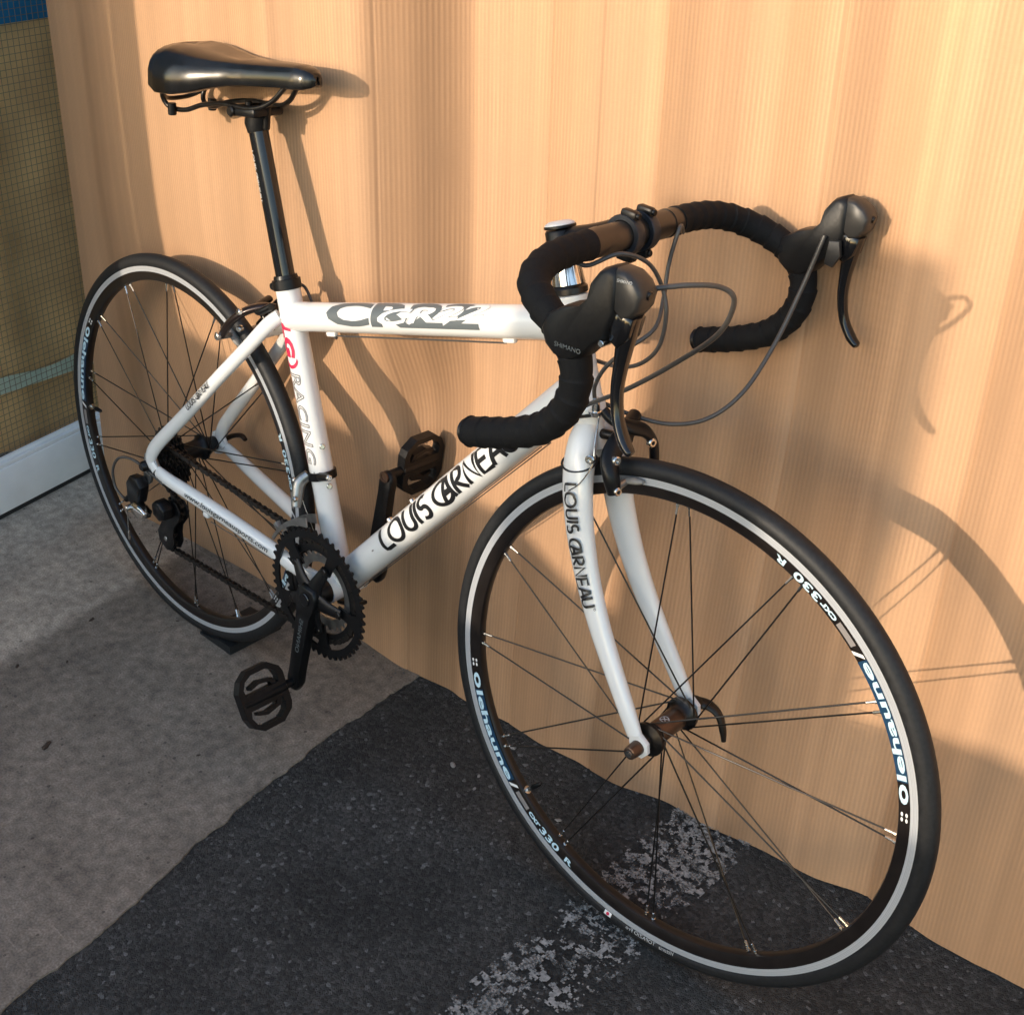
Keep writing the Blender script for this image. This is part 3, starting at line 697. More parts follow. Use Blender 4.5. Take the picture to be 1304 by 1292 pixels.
def rim_decals(rim, X4, base):
    for a in (base, base + 180):
        decal('decal_band', RECT, rim_fn(X4, a + 8.8), 25.6 * D2, .0125, 'navy', rim, .00025, .006)
        for txt, d0, d1, m_, h0, h in [('::', 0, 2.2, 'white_ink', .002, .008), ('o', 4, 8.4, 'cyan', .0010, .0104), ('lehaune', 9.2, 34, 'cyan', .0010, .0108), ('/', 34.5, 37, 'white_ink', .001, .0105), ('cxr', 43.5, 48, 'cyan', .003, .006), ('330', 48.4, 55.5, 'cyan', .0014, .0100), ('R', 58, 60.5, 'cyan', .002, .008)]:
            f0 = rim_fn(X4, a + d0)
            decal('lettering', text2d(txt, 0, .028), (lambda g, h0: lambda s, t, l_: g(s, t + h0, l_))(f0, h0), (d1 - d0) * D2, h, m_, rim, .0006, .005)
        decal('lettering', RECT, (lambda g: lambda s, t, l_: g(s, t + .0025, l_))(rim_fn(X4, a + 37.6)), 5.2 * D2, .007, 'outline', rim, .0005, .005)
rim_decals(fw, fX, 189)
rim_decals(rw, rX, 146)
# tyre label on the front wheel
def tyre_fn(X4, ang):
    def fn(s, t, lift):
        th = math.radians(ang) + s / .322; ph = math.radians(212) - t / .0124; rr = .0124 + lift
        return X4 @ V(((.3216 + rr * math.sin(ph)) * math.cos(th), rr * math.cos(ph), (.3216 + rr * math.sin(ph)) * math.sin(th)))
    return fn
def flip(tf): return [(1 - x, 1 - y) for x, y in tf[0]], tf[1]
ty = [c for c in fw.children if c.name.startswith('tyre')][0]
decal('tyre_label', RECT, tyre_fn(fX, 262), .011, .0062, 'white_ink', fw, .0003, .003)
decal('tyre_label', (arc(.5, .5, .22, .38, 0, 330, 11), [tuple(range(12))]), tyre_fn(fX, 262), .011, .0062, 'red', fw, .0006, .003)
decal('lettering', flip(text2d('TOPAZIO Pro')), tyre_fn(fX, 268.3), .046, .0045, 'silver_ink', fw, .0003, .003)
decal('lettering', flip(text2d('Vittoria', shear=.3)), tyre_fn(fX, 277.6), .022, .005, 'silver_ink', fw, .0003, .003)
# valves
for rim, X4, a in ((fw, fX, 227.5), (rw, rX, 182.5)):
    th = math.radians(a); d = V((math.cos(th), 0, math.sin(th)))
    v1 = lathe(MB(), [(0, .0055), (.003, .0055), (.0035, .003), (.016, .003), (.0165, .0025)], d * .292, -d, 14); v1.v = [tuple(X4 @ V(p)) for p in v1.v]; vo = part('valve', v1, 'steel', rim)
    v2 = lathe(MB(), [(0, .0034), (.004, .0040), (.018, .0030), (.021, .0012)], d * .278, -d, 14); v2.v = [tuple(X4 @ V(p)) for p in v2.v]; part('valve_cap', v2, 'black', rim)
# front hub
part('hub', fput(lathe(MB(), [(-.050, .0085), (-.042, .0095), (-.040, .015), (-.0375, .0210), (-.0335, .0212), (-.031, .0165), (-.024, .0130), (.024, .0130), (.031, .0165), (.0335, .0212), (.0375, .0210), (.040, .015), (.042, .0095), (.050, .0085)], (0, 0, 0), Y, 36)), 'dark_metal', fw)
part('hub_shell', fput(lathe(MB(), [(-.0225, .0134), (-.0215, .0139), (.0215, .0139), (.0225, .0134)], (0, 0, 0), Y, 32)), 'bronze', fw)
def hub_fn(s, t, lift):
    th = math.radians(112) - t / .014; return fX @ V(((.0139 + lift) * math.cos(th), -.013 + s, (.0139 + lift) * math.sin(th)))
decal('lettering', ribbon([arc(.5, .5, .42, .42, 0, 360, 20), [(.25, .25), (.75, .75)], [(.25, .75), (.75, .25)]], .10), hub_fn, .013, .013, 'silver_ink', fw, .0003, .003)
part('skewer_nut', fput(lathe(MB(), [(-.0555, .0070), (-.057, .0090), (-.066, .0086), (-.0735, .0076), (-.0745, .006)], (0, 0, 0), Y, 24)), 'bronze', fw)
part('axle_end', fput(lathe(MB(), [(-.0743, .0045), (-.0755, .0043)], (0, 0, 0), Y, 16)), 'steel', fw)
ql = MB(); lathe(ql, [(.054, .007), (.056, .0095), (.068, .0095), (.071, .007)], (0, 0, 0), Y, 20)
tube(ql, spline([(.002, .068, .001), (.014, .077, -.003), (.026, .081, -.014), (.034, .081, -.032), (.038, .079, -.044)], 5), interp([.0085, .0085, .0075, .0065, .004], 5), 12, interp([.006, .005, .0045, .0042, .003], 5))
part('quick_release_lever', fput(ql), 'dark_metal', fw)
# rear hub and cassette
part('hub', lathe(MB(), [(-.062, .009), (-.020, .0115), (-.018, .0245), (-.0145, .0245), (-.012, .018), (-.004, .0155), (.024, .0155), (.032, .019), (.034, .0225), (.0375, .0225), (.039, .0165), (.048, .0155), (.052, .0130), (.061, .0125), (.063, .009)], (0, 0, R), Y, 36), 'black', rw)
def ring2d(nt, ro, ri, ph=0, depth=.0045):
    o = []
    for k in range(nt):
        for d, r in ((-.36, ro - depth), (-.12, ro), (.12, ro), (.36, ro - depth)):
            a = 2 * PI * (k + d) / nt + ph; o.append((r * math.cos(a), r * math.sin(a)))
    return o, [(ri * math.cos(2 * PI * k / 40), ri * math.sin(2 * PI * k / 40)) for k in range(40)]
teeth = [25, 23, 21, 19, 17, 15, 14, 13, 12]
for i, t in enumerate(teeth):
    o_, h_ = ring2d(t, t * .0127 / 2 / PI + .0032, .0145, i * .3)
    part('sprocket', plate_holes(MB(), o_, [h_], lambda u, v_, y: V((u, y, R + v_)), -.0225 - i * .0036, -.0245 - i * .0036), 'chain', rw, False)
part('lock_ring', lathe(MB(), [(-.0535, .0155), (-.0555, .0155), (-.056, .013)], (0, 0, R), Y, 24), 'dark_metal', rw)
rq = MB(); lathe(rq, [(.070, .0075), (.072, .0095), (.080, .0095), (.083, .007)], (0, 0, R), Y, 20)
tube(rq, spline([(0, .079, R), (.018, .085, R + .012), (.040, .087, R + .020), (.055, .085, R + .018)], 5), interp([.008, .0075, .006, .004], 5), 12, interp([.005, .0045, .004, .003], 5))
part('quick_release_lever', rq, 'dark_metal', rw)
part('skewer_nut', lathe(MB(), [(-.071, .0070), (-.072, .0088), (-.080, .0085), (-.083, .006)], (0, 0, R), Y, 20), 'dark_metal', rw)

# ---------------------------------------------------------------- frame
BB = V((.403, 0, .267)); STT = V((.2830, 0, .699)); SD = (STT - BB).normalized()
frame = part('frame', lathe(MB(), [(-.034, .0185), (-.0335, .0215), (.0335, .0215), (.034, .0185)], BB, Y, 36), 'white', bike)
def lin(a, b, n_=8): return [V(a).lerp(V(b), i / n_) for i in range(n_ + 1)]
stp = lin(BB, STT, 10)
seat_tube = part('seat_tube', tube(MB(), stp, .0178, 32), 'white', frame)
tt_a, tt_b = V((.297, 0, .656)), V((.797, 0, .787)); ttp = lin(tt_a, tt_b, 12); tr = [.0215] + [.0206] * 11 + [.0212]
top_tube = part('top_tube', tube(MB(), ttp, tr, 32), 'white', frame)
dt_a, dt_b = V((.412, 0, .280)), V((.822, 0, .719)); dtp = lin(dt_a, dt_b, 12)
down_tube = part('down_tube', tube(MB(), dtp, .0238, 36), 'white', frame)
part('head_tube', lathe(MB(), [(0, .0205), (.001, .0222), (.011, .0222), (.018, .0198), (.055, .0188), (.115, .0192), (.124, .0212), (.134, .0212), (.135, .0195)], hp(.690), HA, 36), 'white', frame)
# welds
wl_ = MB(); lathe(wl_, [(-.003, .0182), (0, .0196), (.003, .0182)], BB + SD * .405, SD, 32)
part('weld', wl_, 'white', frame)
# stays
for s in (-1, 1):
    cs = [V((.385, s * .024, .270)), V((.345, s * .034, .277)), V((.290, s * .042, .290)), V((.200, s * .051, .305)), (V((.110, s * .060, .318))), V((.055, s * .066, .326)), V((.028, s * .0675, .331))]
    part('chain_stay', tube(MB(), spline(cs, 5), interp([.008, .009, .0105, .0110, .0105, .009, .0075], 5), 20, interp([.0125, .013, .0135, .0135, .0125, .0115, .0110], 5)), 'white', frame)
    ss = [V((.281, s * .012, .655)), V((.268, s * .024, .640)), V((.235, s * .036, .600)), V((.170, s * .047, .531)), V((.100, s * .056, .456)), V((.045, s * .064, .399)), V((.018, s * .0675, .368)), V((.008, s * .068, .345)), V((.022, s * .0675, .331))]
    part('seat_stay', tube(MB(), spline(ss, 5), interp([.0095, .0095, .0095, .0095, .0095, .009, .008, .007, .0065], 5), 20, interp([.0110, .0110, .0105, .0105, .0110, .0115, .0120, .0115, .0105], 5)), 'white', frame)
    dr = [(-.013, .336), (-.008, .352), (.006, .360), (.020, .352), (.030, .338), (.026, .324), (.010, .316), (-.003, .312), (-.012, .320)]
    part('dropout', slab(MB(), dr, xz(s * .0665), -.0032, .0032, .0008), 'white' if s > 0 else 'alloy', frame)
part('brake_bridge', tube(MB(), [(.243, -.030, .618), (.243, .030, .618)], .0075, 16), 'white', frame)
# derailleur hanger, cable guides, bosses
part('hanger', slab(MB(), [(-.010, .322), (.010, .318), (.006, .304), (-.004, .296), (-.014, .302)], xz(-.069), -.003, .003, .001), 'alloy', frame)
for p, a in (((.380, 0, .655), (1, 0, .26)), ((.705, 0, .741), (1, 0, .26))): part('cable_stop', box(MB(), p, (.020, .008, .010), Matrix.Rotation(-.255, 3, 'Y'), .003), 'white', frame)
part('cable_stop', box(MB(), (.150, -.062, .301), (.014, .008, .010), None, .003), 'white', frame)
part('cable_stop', box(MB(), (.795, -.024, .662), (.020, .010, .012), Matrix.Rotation(-.82, 3, 'Y'), .003), 'white', frame)
part('cable_adjuster', tube(MB(), [(.800, -.029, .668), (.812, -.030, .680), (.826, -.032, .692)], [.006, .0058, .0045], 14), 'black', frame)
for k in (.155, .215):
    p = BB + SD * k + V((.0165, -.004, .004)); b1 = MB(); cyl(b1, p, p + V((.0045, -.003, .0012)), .0042, 14, .001); part('bottle_bolt', b1, 'steel', frame)
dd = (dt_b - dt_a).normalized(); dn = V((-dd.z, 0, dd.x))
for k in (.16, .225):
    p = dt_a + dd * k + dn * .0225; b1 = MB(); cyl(b1, p, p + dn * .0055, .0045, 14, .001); part('bottle_bolt', b1, 'steel', frame)
for yy in (-.006, .006):
    part('gear_cable', tube(MB(), [dt_a + dd * .02 - dn * .026 + Y * yy, dt_a + dd * .50 - dn * .027 + Y * yy * 1.4], .0008, 6), 'cable', frame)
part('gear_cable', tube(MB(), [(.36, -.03, .262), (.16, -.062, .292)], .0008, 6), 'cable', frame)
part('brake_cable', tube(MB(), [V((.385, 0, .6525)), V((.70, 0, .7345))], .0012, 6), 'cable', frame)
part('cable_guide', box(MB(), (.425, 0, .243), (.050, .020, .006), Matrix.Rotation(-.3, 3, 'Y'), .002), 'black', frame)
# lettering on the frame
GN = garneau()
dfn = tube_map([dt_a, dt_b], .0238, (0, 0, 1), .150, -.52)
decal('lettering', GN, dfn, .345, .0325, 'ink', down_tube, .0005)
tfn = lambda s0, th: tube_map([tt_a, tt_b], .0206, (0, 0, 1), s0, th)
decal('lettering', text2d('CR22', 0, .035, 0, .95), tfn(.098, -.36), .290, .0375, 'grey_ink', top_tube, .0004)
for lift, wt, m_ in ((.0006, .045, 'grey_ink'), (.0008, .028, 'white')): decal('lettering', text2d('CR22', 0, wt, .25), lambda s, t, l_: tfn(.205, -.22)(s, t * .8 + s * .06, l_), .195, .025, m_, top_tube, lift)
sfn = tube_map([STT, BB], .0178, (1, 0, 0), .050, -.48)
decal('lettering', text2d('LG', 0, .06, .15), sfn, .052, .0185, 'red', seat_tube, .0005)
decal('lettering', (arc(0, .5, 1, .55, -80, 80, 12) + arc(-.5, .5, 1.05, .5, 75, -75, 12), [tuple(range(26))]), tube_map([STT, BB], .0178, (1, 0, 0),   .105, -.50), .012, .020, 'red', seat_tube, .0005)
decal('lettering', text2d('RACING', .022, 0, .18, 1.05), tube_map([STT, BB], .0178, (1, 0, 0), .122, -.30), .138, .0165, 'outline', seat_tube, .0004)
decal('lettering', text2d('RACING', .014, 0, .18, 1.05), tube_map([STT, BB], .0178, (1, 0, 0), .122, -.78), .138, .0065, 'red', seat_tube, .0004)
css = [o for o in frame.children if o.name.startswith('chain_stay')][0]; sss = [o for o in frame.children if o.name.startswith('seat_stay')][0]
csp = spline([V((.055, -.066, .326)), V((.110, -.060, .318)), V((.200, -.051, .305)), V((.290, -.042, .290)), V((.345, -.034, .277))], 6)
decal('lettering', text2d('www.louisgarneausports.com', 0, .01), tube_map(csp, .0118, (0, 0, 1), .050, -.10), .190, .0092, 'ink', css, .0014)
ssp = [V((.045, -.064, .399)), V((.100, -.056, .456)), V((.170, -.047, .531)), V((.235, -.036, .600))]
decal('lettering', GN, tube_map(ssp, .0100, (0, 0, 1), .100, -.30), .075, .0085, 'ink', sss, .0012)
bfn = tube_map([hp(.70), hp(.83)], .0192, (.8, .6, 0), 0, 0, (.62, -.78, 0))
decal('badge', RECT, lambda s, t, l_: bfn(s + .066, t - .018, l_), .006, .036, 'grey_ink', frame, .0006)
decal('badge', RECT, lambda s, t, l_: bfn(s + .090, t - .018, l_), .006, .036, 'grey_ink', frame, .0006)
decal('badge', text2d('LG', 0, .05), lambda s, t, l_: bfn(.074 + t, -.012 + s, l_), .022, .013, 'grey_ink', frame, .0006)
# small paint chips
for tube_, fn_, s_, t_ in ((seat_tube, sfn, .22, .012), (down_tube, dfn, -.03, .012), (top_tube, tfn(.02, 1.0), .0, .0)):
    decal('paint_chip', (arc(.5, .5, .5, .5, 0, 330, 7), [tuple(range(8))]), (lambda g, s_, t_: lambda s, t, l_: g(s + s_, t + t_, l_))(fn_, s_, t_), .006, .0025, 'outline', tube_, .0003)

# ---------------------------------------------------------------- seat
part_c = MB(); lathe(part_c, [(-.006, .0180), (-.0055, .0203), (.0085, .0203), (.009, .0175), (.014, .0165)], STT, SD, 32)
clamp = part('seat_clamp', part_c, 'black', bike)
part('clamp_bolt', tube(MB(), [STT + V((-.021, -.010, -.006)), STT + V((-.024, .010, -.006))], .0055, 12), 'black', clamp)
SPT = STT + SD * .215
post = part('seatpost', tube(MB(), [STT - SD * .02, SPT], .0137, 28), 'black_gloss', bike)
decal('lettering', GN, tube_map([SPT, STT], .0137, (1, 0, 0), .028, -.65), .070, .007, 'silver_ink', post, .0003)
hd = MB(); tube(hd, [SPT - SD * .004, SPT + SD * .008, SPT + V((.000, 0, .022))], [.0150, .0165, .0150], 20, [.0150, .0185, .0200])
box(hd, SPT + V((.002, 0, .024)), (.046, .052, .012), Matrix.Rotation(-.10, 3, 'Y'), .004)
part('clamp_head', hd, 'black', post)
bl = MB(); cyl(bl, SPT + V((-.020, 0, .034)), SPT + V((-.017, 0, -.004)), .005, 12, .001); cyl(bl, SPT + V((.022, 0, .034)), SPT + V((.018, 0, .002)), .005, 12, .001)
cyl(bl, SPT + V((-.024, -.030, .022)), SPT + V((-.024, .030, .022)), .0075, 14, .002); part('clamp_bolt', bl, 'dark_metal', post)
sec = [(.038, .012, .974, .966), (.042, .036, .985, .957), (.050, .052, .994, .949), (.064, .066, 1.000, .943), (.090, .0745, 1.0040, .939), (.120, .0740, 1.003, .941), (.150, .0655, 1.000, .947), (.180, .0525, .998, .956), (.210, .0410, .998, .963), (.240, .0330, .999, .967), (.270, .0280, 1.001, .970), (.300, .0245, 1.003, .973), (.325, .0215, 1.004, .974), (.341, .0170, 1.001, .976), (.350, .0100, .996, .979), (.353, .004, .990, .982)]
sv = []; sf = []; NS = 28
def catm(L_, m):
    out = [V(p) for p in spline([V((a, b, 0)) for a, b in L_], m)]; return out
secs = []
for i in range(len(sec) - 1):
    for j in range(3):
        t = j / 3; secs.append(tuple(a + (b - a) * t for a, b in zip(sec[i], sec[i + 1])))
secs.append(sec[-1])
for x, hw, zt, zb in secs:
    for k in range(NS):
        a = 2 * PI * k / NS; c, s_ = math.cos(a), math.sin(a)
        yy = hw * math.copysign(abs(c) ** .75, c)
        if s_ >= 0: zz = zb + .004 + (zt - zb - .004) * (s_ ** .62) - .004 * max(0, 1 - abs(yy) / .02) * (1 if .07 < x < .22 else 0) * (s_ > .8)
        else: zz = zb + .004 + .010 * (s_) * (abs(c) ** .3) + .008 * (1 - abs(c))
        sv.append((x, yy, zz))
for i in range(len(secs) - 1):
    for k in range(NS): q = (k + 1) % NS; sf.append((i * NS + k, i * NS + q, (i + 1) * NS + q, (i + 1) * NS + k))
sf.append(tuple(range(NS))); sf.append(tuple((len(secs) - 1) * NS + k for k in range(NS))[::-1])
saddle = part('saddle', MB().add(sv, sf), 'saddle', bike, True, 80)
for s in (-1, 1):
    part('rail', tube(MB(), spline([(.075, s * .040, .952), (.052, s * .036, .930), (.058, s * .030, .913), (.090, s * .025, .912), (.130, s * .022, .925), (.180, s * .022, .934), (.240, s * .022, .937), (.275, s * .016, .950), (.300, s * .010, .974)], 6), .0036, 10), 'dark_metal', saddle)
part('rear_spring', tube(MB(), spline([(.052, -.036, .930), (.040, -.020, .921), (.038, 0, .919), (.040, .020, .921), (.052, .036, .930)], 6), .0034, 10), 'dark_metal', saddle)
lp = MB(); cyl(lp, (.072, -.034, .903), (.072, -.034, .920), .0062, 14, .001); cyl(lp, (.072, .034, .903), (.072, .034, .920), .0062, 14, .001); part('spring_bush', lp, 'black', saddle)

# ---------------------------------------------------------------- fork, headset, stem
fork = part('fork', st(tube(MB(), [hp(.686), hp(.674), hp(.662), V((.8425, 0, .648))], [.0185, .0178, .0185, .0165], 28, [.0185, .0180, .0185, .017])), 'white', bike)
for s in (-1, 1):
    fp = [V((.8345, s * .004, .676)), V((.8400, s * .018, .660)), V((.8460, s * .0290, .636)), V((.853, s * .036, .605)), V((.865, s * .040, .560)), V((.884, s * .0435, .510)), V((.909, s * .047, .460)), V((.938, s * .050, .412)), V((.963, s * .052, .372)), V((.9790, s * .053, .345))]
    rr = [.0150, .0185, .0205, .0200, .0185, .0165, .0145, .0125, .0112, .0105]; r2 = [.012, .0150, .0150, .0140, .0130, .0120, .0110, .0100, .0092, .0070]
    leg = part('fork_blade', st(tube(MB(), spline(fp, 5), interp(r2, 5), 22, interp(rr, 5))), 'white', fork)
    if s < 0:
        g = tube_map(fp, [(a + b) / 2 - .0005 for a, b in zip(rr, r2)], (1, 0, 0), .068, -.30)
        def ff(s_, t, l_):
            p = g(s_, t, 0); q = 1; i = 0
            # push the letters out to the oval surface
            return S4 @ (p + V((0, -.0012 - l_, 0)) - V((0, max(0, -.0 ), 0)))
        decal('lettering', GN, g_oval if False else ff, .150, .0150, 'ink', leg, .0012)
    part('fork_end', st(slab(MB(), [(.972, .352), (.985, .352), (.999, .342), (1.001, .330), (.994, .321), (.983, .322), (.975, .334)], xz(s * .0535), -.0035, .0035, .001)), 'white', fork)
part('cable_tie', st(tube(MB(), [V((.8455 + .0213 * math.cos(a), -.0285 + .0165 * math.sin(a), .6405 + .007 * math.sin(a) + .003 * math.cos(a))) for a in [2 * PI * i / 30 for i in range(31)]], .0013, 6, cap=False)), 'ink', fork)
part('crown_race', st(lathe(MB(), [(0, .0195), (.001, .0218), (.0035, .0218), (.004, .0195)], hp(.6862), HA, 32)), 'black', fork)
hs = part('headset_cup', st(lathe(MB(), [(0, .0195), (.001, .0212), (.007, .0212), (.010, .0185)], hp(.820), HA, 32)), 'dark_metal', bike)
part('spacer', st(lathe(MB(), [(0, .0190), (.0005, .0196), (.022, .0170), (.0225, .016)], hp(.830), HA, 36)), 'chrome', hs)
part('spacer', st(lathe(MB(), [(0, .0165), (.0005, .0174), (.0060, .0174), (.0065, .0165)], hp(.8523), HA, 36)), 'brass', hs)
stem = MB(); BC = V((.8655, 0, .9065))
lathe(stem, [(0, .0160), (.001, .0180), (.029, .0180), (.031, .0165)], hp(.8590), HA, 32)
tube(stem, lin(hp(.8760), BC + V((-.018, 0, -.006)), 6), [.0165, .0160, .0155, .0152, .0152, .0158, .0170], 24, [.0155, .0150, .0150, .0150, .0155, .0165, .018])
stem = part('stem', st(stem), 'black', bike)
part('clamp_ring', st(lathe(lathe(MB(), [(-.021, .0165), (-.021, .0215), (-.0195, .0222), (-.0085, .0222), (-.0075, .0215), (-.0075, .0165)], BC, Y, 32, closed=True), [(.0075, .0165), (.0075, .0215), (.0085, .0222), (.0195, .0222), (.021, .0215), (.021, .0165)], BC, Y, 32, closed=True)), simple('stem_clamp', (.030, .034, .042), .42, .5, 0, 80, .2), stem)
for yy in (-.014, .014):
    for dz in (.022, -.022):
        b1 = MB(); box(b1, BC + V((.004, yy, dz)), (.020, .011, .011), Matrix.Rotation(.1, 3, 'Y'), .003); part('clamp_lug', st(b1), 'black', stem)
        b2 = MB(); cyl(b2, BC + V((.012, yy, dz)), BC + V((.0165, yy, dz)), .0038, 14, .0008); part('clamp_bolt', st(b2), 'dark_metal', stem)
cap = part('top_cap', st(lathe(MB(), [(0, .0172), (.001, .0185), (.003, .0183), (.0036, .0172)], hp(.8900), HA, 32)), 'black', stem)
part('cap_disc', st(lathe(MB(), [(0, .0172), (.0015, .0168), (.0040, .012), (.0048, .0001)], hp(.8936), HA, 32)), 'white_ink', stem)

# ---------------------------------------------------------------- handlebar
half = [(.8655, 0, .9065), (.8655, .060, .9065), (.8665, .115, .9060), (.8715, .155, .9025), (.886, .186, .8940), (.912, .2035, .8825), (.940, .2095, .8680), (.9600, .2110, .8460), (.9640, .2110, .8180), (.9540, .2110, .7900), (.9300, .2110, .7650), (.8960, .2110, .7480), (.8620, .2110, .7365), (.8360, .2110, .7290)]
bar = part('handlebar', st(tube(MB(), [(.8655, -.118, .9062), (.8655, -.075, .9065), (.8655, -.055, .9065), (.8655, .055, .9065), (.8655, .075, .9065), (.8655, .118, .9062)], [.012, .013, .0157, .0157, .013, .012], 24)), 'bar_metal', bike)
for s in (-1, 1):
    P = [V((a, s * b, c)) for a, b, c in spline(half, 16)]
    P = [p for p in P if abs(p.y) > .078]
    cum = 0; rr = []
    for i, p in enumerate(P):
        if i: cum += (p - P[i - 1]).length
        fr = (cum / .019) % 1; rr.append(.0150 + .0016 * (1 - fr) ** 1.5 + .0003 * noise.noise((cum * 90, s, 0)))
    rr[-1] = .012; rr[-2] = .0152
    part('bar_tape', st(tube(MB(), P, rr, 22)), 'tape', bar)
    sl = MB(); tube(sl, [(.8655, s * .060, .9065), (.8655, s * .082, .9065)], [.0162, .0150], 24); part('tape_finish', st(sl), 'bar_metal', bar)
    e0 = P[-1]; part('end_plug', st(lathe(MB(), [(0, .0125), (.003, .0135), (.005, .012), (.006, .0001)], e0 - (P[-2] - e0).normalized() * 0, (e0 - P[-2]), 20)), 'black', bar)
    # brake and shift lever
    y0 = s * .2105
    hood = [(.928, .868), (.934, .884), (.953, .8965), (.972, .903), (.981, .913), (.984, .930), (.991, .9400), (1.001, .9440), (1.009, .940), (1.010, .905), (1.002, .878), (.990, .868), (.976, .852), (.962, .843), (.945, .846), (.934, .854)]
    lever = part('brake_lever', st(slab(MB(), hood, xz(y0), -.0170, .0170, .0085)), 'hood', bike, True, 60)
    head = [(1.004, .9430), (1.016, .9420), (1.027, .9350), (1.0335, .925), (1.031, .911), (1.024, .902), (1.014, .898), (1.006, .905)]
    part('lever_cover', st(slab(MB(), head, xz(y0), -.0150, .0150, .006)), 'grey_plastic', lever, True, 60)
    part('lever_pivot', st(slab(MB(), [(1.000, .905), (1.016, .906), (1.026, .901), (1.022, .882), (1.012, .870), (1.002, .876)], xz(y0), -.0125, .0125, .004)), 'black_gloss', lever, True, 60)
    sp_ = [(1.017, y0, .902), (1.0145, y0, .882), (1.0125, y0 + s * .001, .855), (1.0125, y0 + s * .003, .830), (1.018, y0 + s * .005, .805), (1.029, y0 + s * .007, .786), (1.037, y0 + s * .008, .778), (1.039, y0 + s * .008, .7765)]
    part('lever_blade', st(tube(MB(), spline(sp_, 6), interp([.0110, .0105, .0085, .0075, .0075, .0080, .0062, .002], 6), 18, interp([.010, .0090, .0065, .0055, .0050, .0050, .0042, .0015], 6))), 'black_gloss', lever, True, 60)
    part('shift_paddle', st(slab(MB(), [(.996, .895), (1.008, .897), (1.012, .880), (1.004, .866), (.994, .868)], xz(y0 - s * .018), -.003, .003, .0012)), 'grey_plastic', lever)
    b1 = MB(); cyl(b1, (1.0315, y0, .9235), (1.0350, y0, .9225), .0042, 14, .0008); part('cover_screw', st(b1), 'dark_metal', lever)
    b1 = MB(); cyl(b1, (1.0, y0 - .0185, .874), (1.0, y0 + .0185, .874), .0032, 12, .0006); part('pivot_pin', st(b1), 'steel', lever)
    if s < 0:
        decal('lettering', text2d('SHIMANO'), lambda a, b, l_: S4 @ V((.949 + a, y0 - .0176 - l_, .858 + b)), .030, .0045, 'grey_ink', lever, .0004)
        decal('lettering', text2d('SHIMANO', 0, .01, .2), lambda a, b, l_: S4 @ V((1.0085 + a, y0 - .0151 - l_, .9325 + b + a * .05)), .016, .003, 'silver_ink', lever, .0004)

# ---------------------------------------------------------------- cables
def cable(pts, r=.0024): return part('cable', tube(MB(), spline(pts, 8), r, 10), 'cable', bike)
cable([(.985, .195, .898), (.975, .180, .835), (.969, .150, .775), (.961, .110, .725), (.938, .080, .694), (.903, .055, .683), (.865, .030, .690), (.838, .022, .695), (.815, .024, .690)], .0026)
cable([(1.010, -.190, .918), (1.029, -.185, .925), (1.051, -.160, .929), (1.064, -.130, .924), (1.069, -.115, .909), (1.045, -.095, .867), (.989, -.075, .816), (.922, -.055, .762), (.856, -.040, .716), (.824, -.0315, .690)], .0026)
cable([(.862, -.085, .889), (.872, -.075, .887), (.891, -.050, .899), (.905, -.020, .887), (.912, .0, .859), (.921, .0, .832), (.917, .0, .795), (.895, .003, .768), (.859, .012, .750), (.810, .022, .742), (.76, .016, .738)])
cable([(.880, .075, .898), (.892, .050, .910), (.890, .040, .872), (.895, .030, .836), (.905, .005, .810), (.890, -.020, .788), (.868, -.025, .762), (.852, -.020, .734), (.850, -.016, .715)])

# ---------------------------------------------------------------- brakes
def bolt(p, d, r, l_, mat, parent, steer_=True):
    b1 = MB(); p = V(p); d = V(d).normalized(); lathe(b1, [(0, r), (l_ * .8, r), (l_, r * .75), (l_, r * .45), (l_ * .6, r * .4)], p, d, 16); 
    return part('bolt', st(b1) if steer_ else b1, mat, parent)
fb = MB(); tube(fb, spline([(.862, -.016, .706), (.874, -.012, .697), (.886, .004, .688), (.893, .024, .680), (.898, .037, .664), (.902, .038, .645), (.905, .034, .630)], 5), interp([.006, .0075, .010, .0105, .0095, .008, .0065], 5), 14, .006)
fbrake = part('brake_caliper', st(fb), 'black', bike, True, 60)
part('brake_arm', st(tube(MB(), spline([(.872, .034, .690), (.880, .012, .682), (.884, -.012, .673), (.888, -.030, .660), (.896, -.037, .645), (.902, -.035, .624)], 5), interp([.008, .011, .012, .012, .0105, .0085], 5), 14, .0075)), 'black', fbrake)
part('barrel_adjuster', st(lathe(MB(), [(0, .004), (.001, .0062), (.004, .0062), (.0045, .0085), (.007, .0085), (.0075, .0050), (.022, .0042), (.023, .003)], (.853, -.0165, .695), (-.08, .02, 1), 18)), 'chrome', fbrake)
bolt((.894, -.030, .660), (1, -.35, .1), .0058, .006, 'steel', fbrake); bolt((.904, -.036, .628), (1, -.35, .1), .0052, .006, 'steel', fbrake); bolt((.899, .030, .666), (1, -.3, .1), .0058, .006, 'steel', fbrake); bolt((.868, -.038, .655), (.3, -1, .1), .0055, .006, 'steel', fbrake)
part('mount_bolt', st(tube(MB(), [(.845, 0, .668), (.892, 0, .676)], .006, 14)), 'dark_metal', fbrake)
part('brake_cable', st(tube(MB(), spline([(.858, -.016, .700), (.868, -.034, .672), (.872, -.040, .650), (.862, -.046, .625), (.850, -.050, .612)], 5), .0008, 6)), 'steel', fbrake)
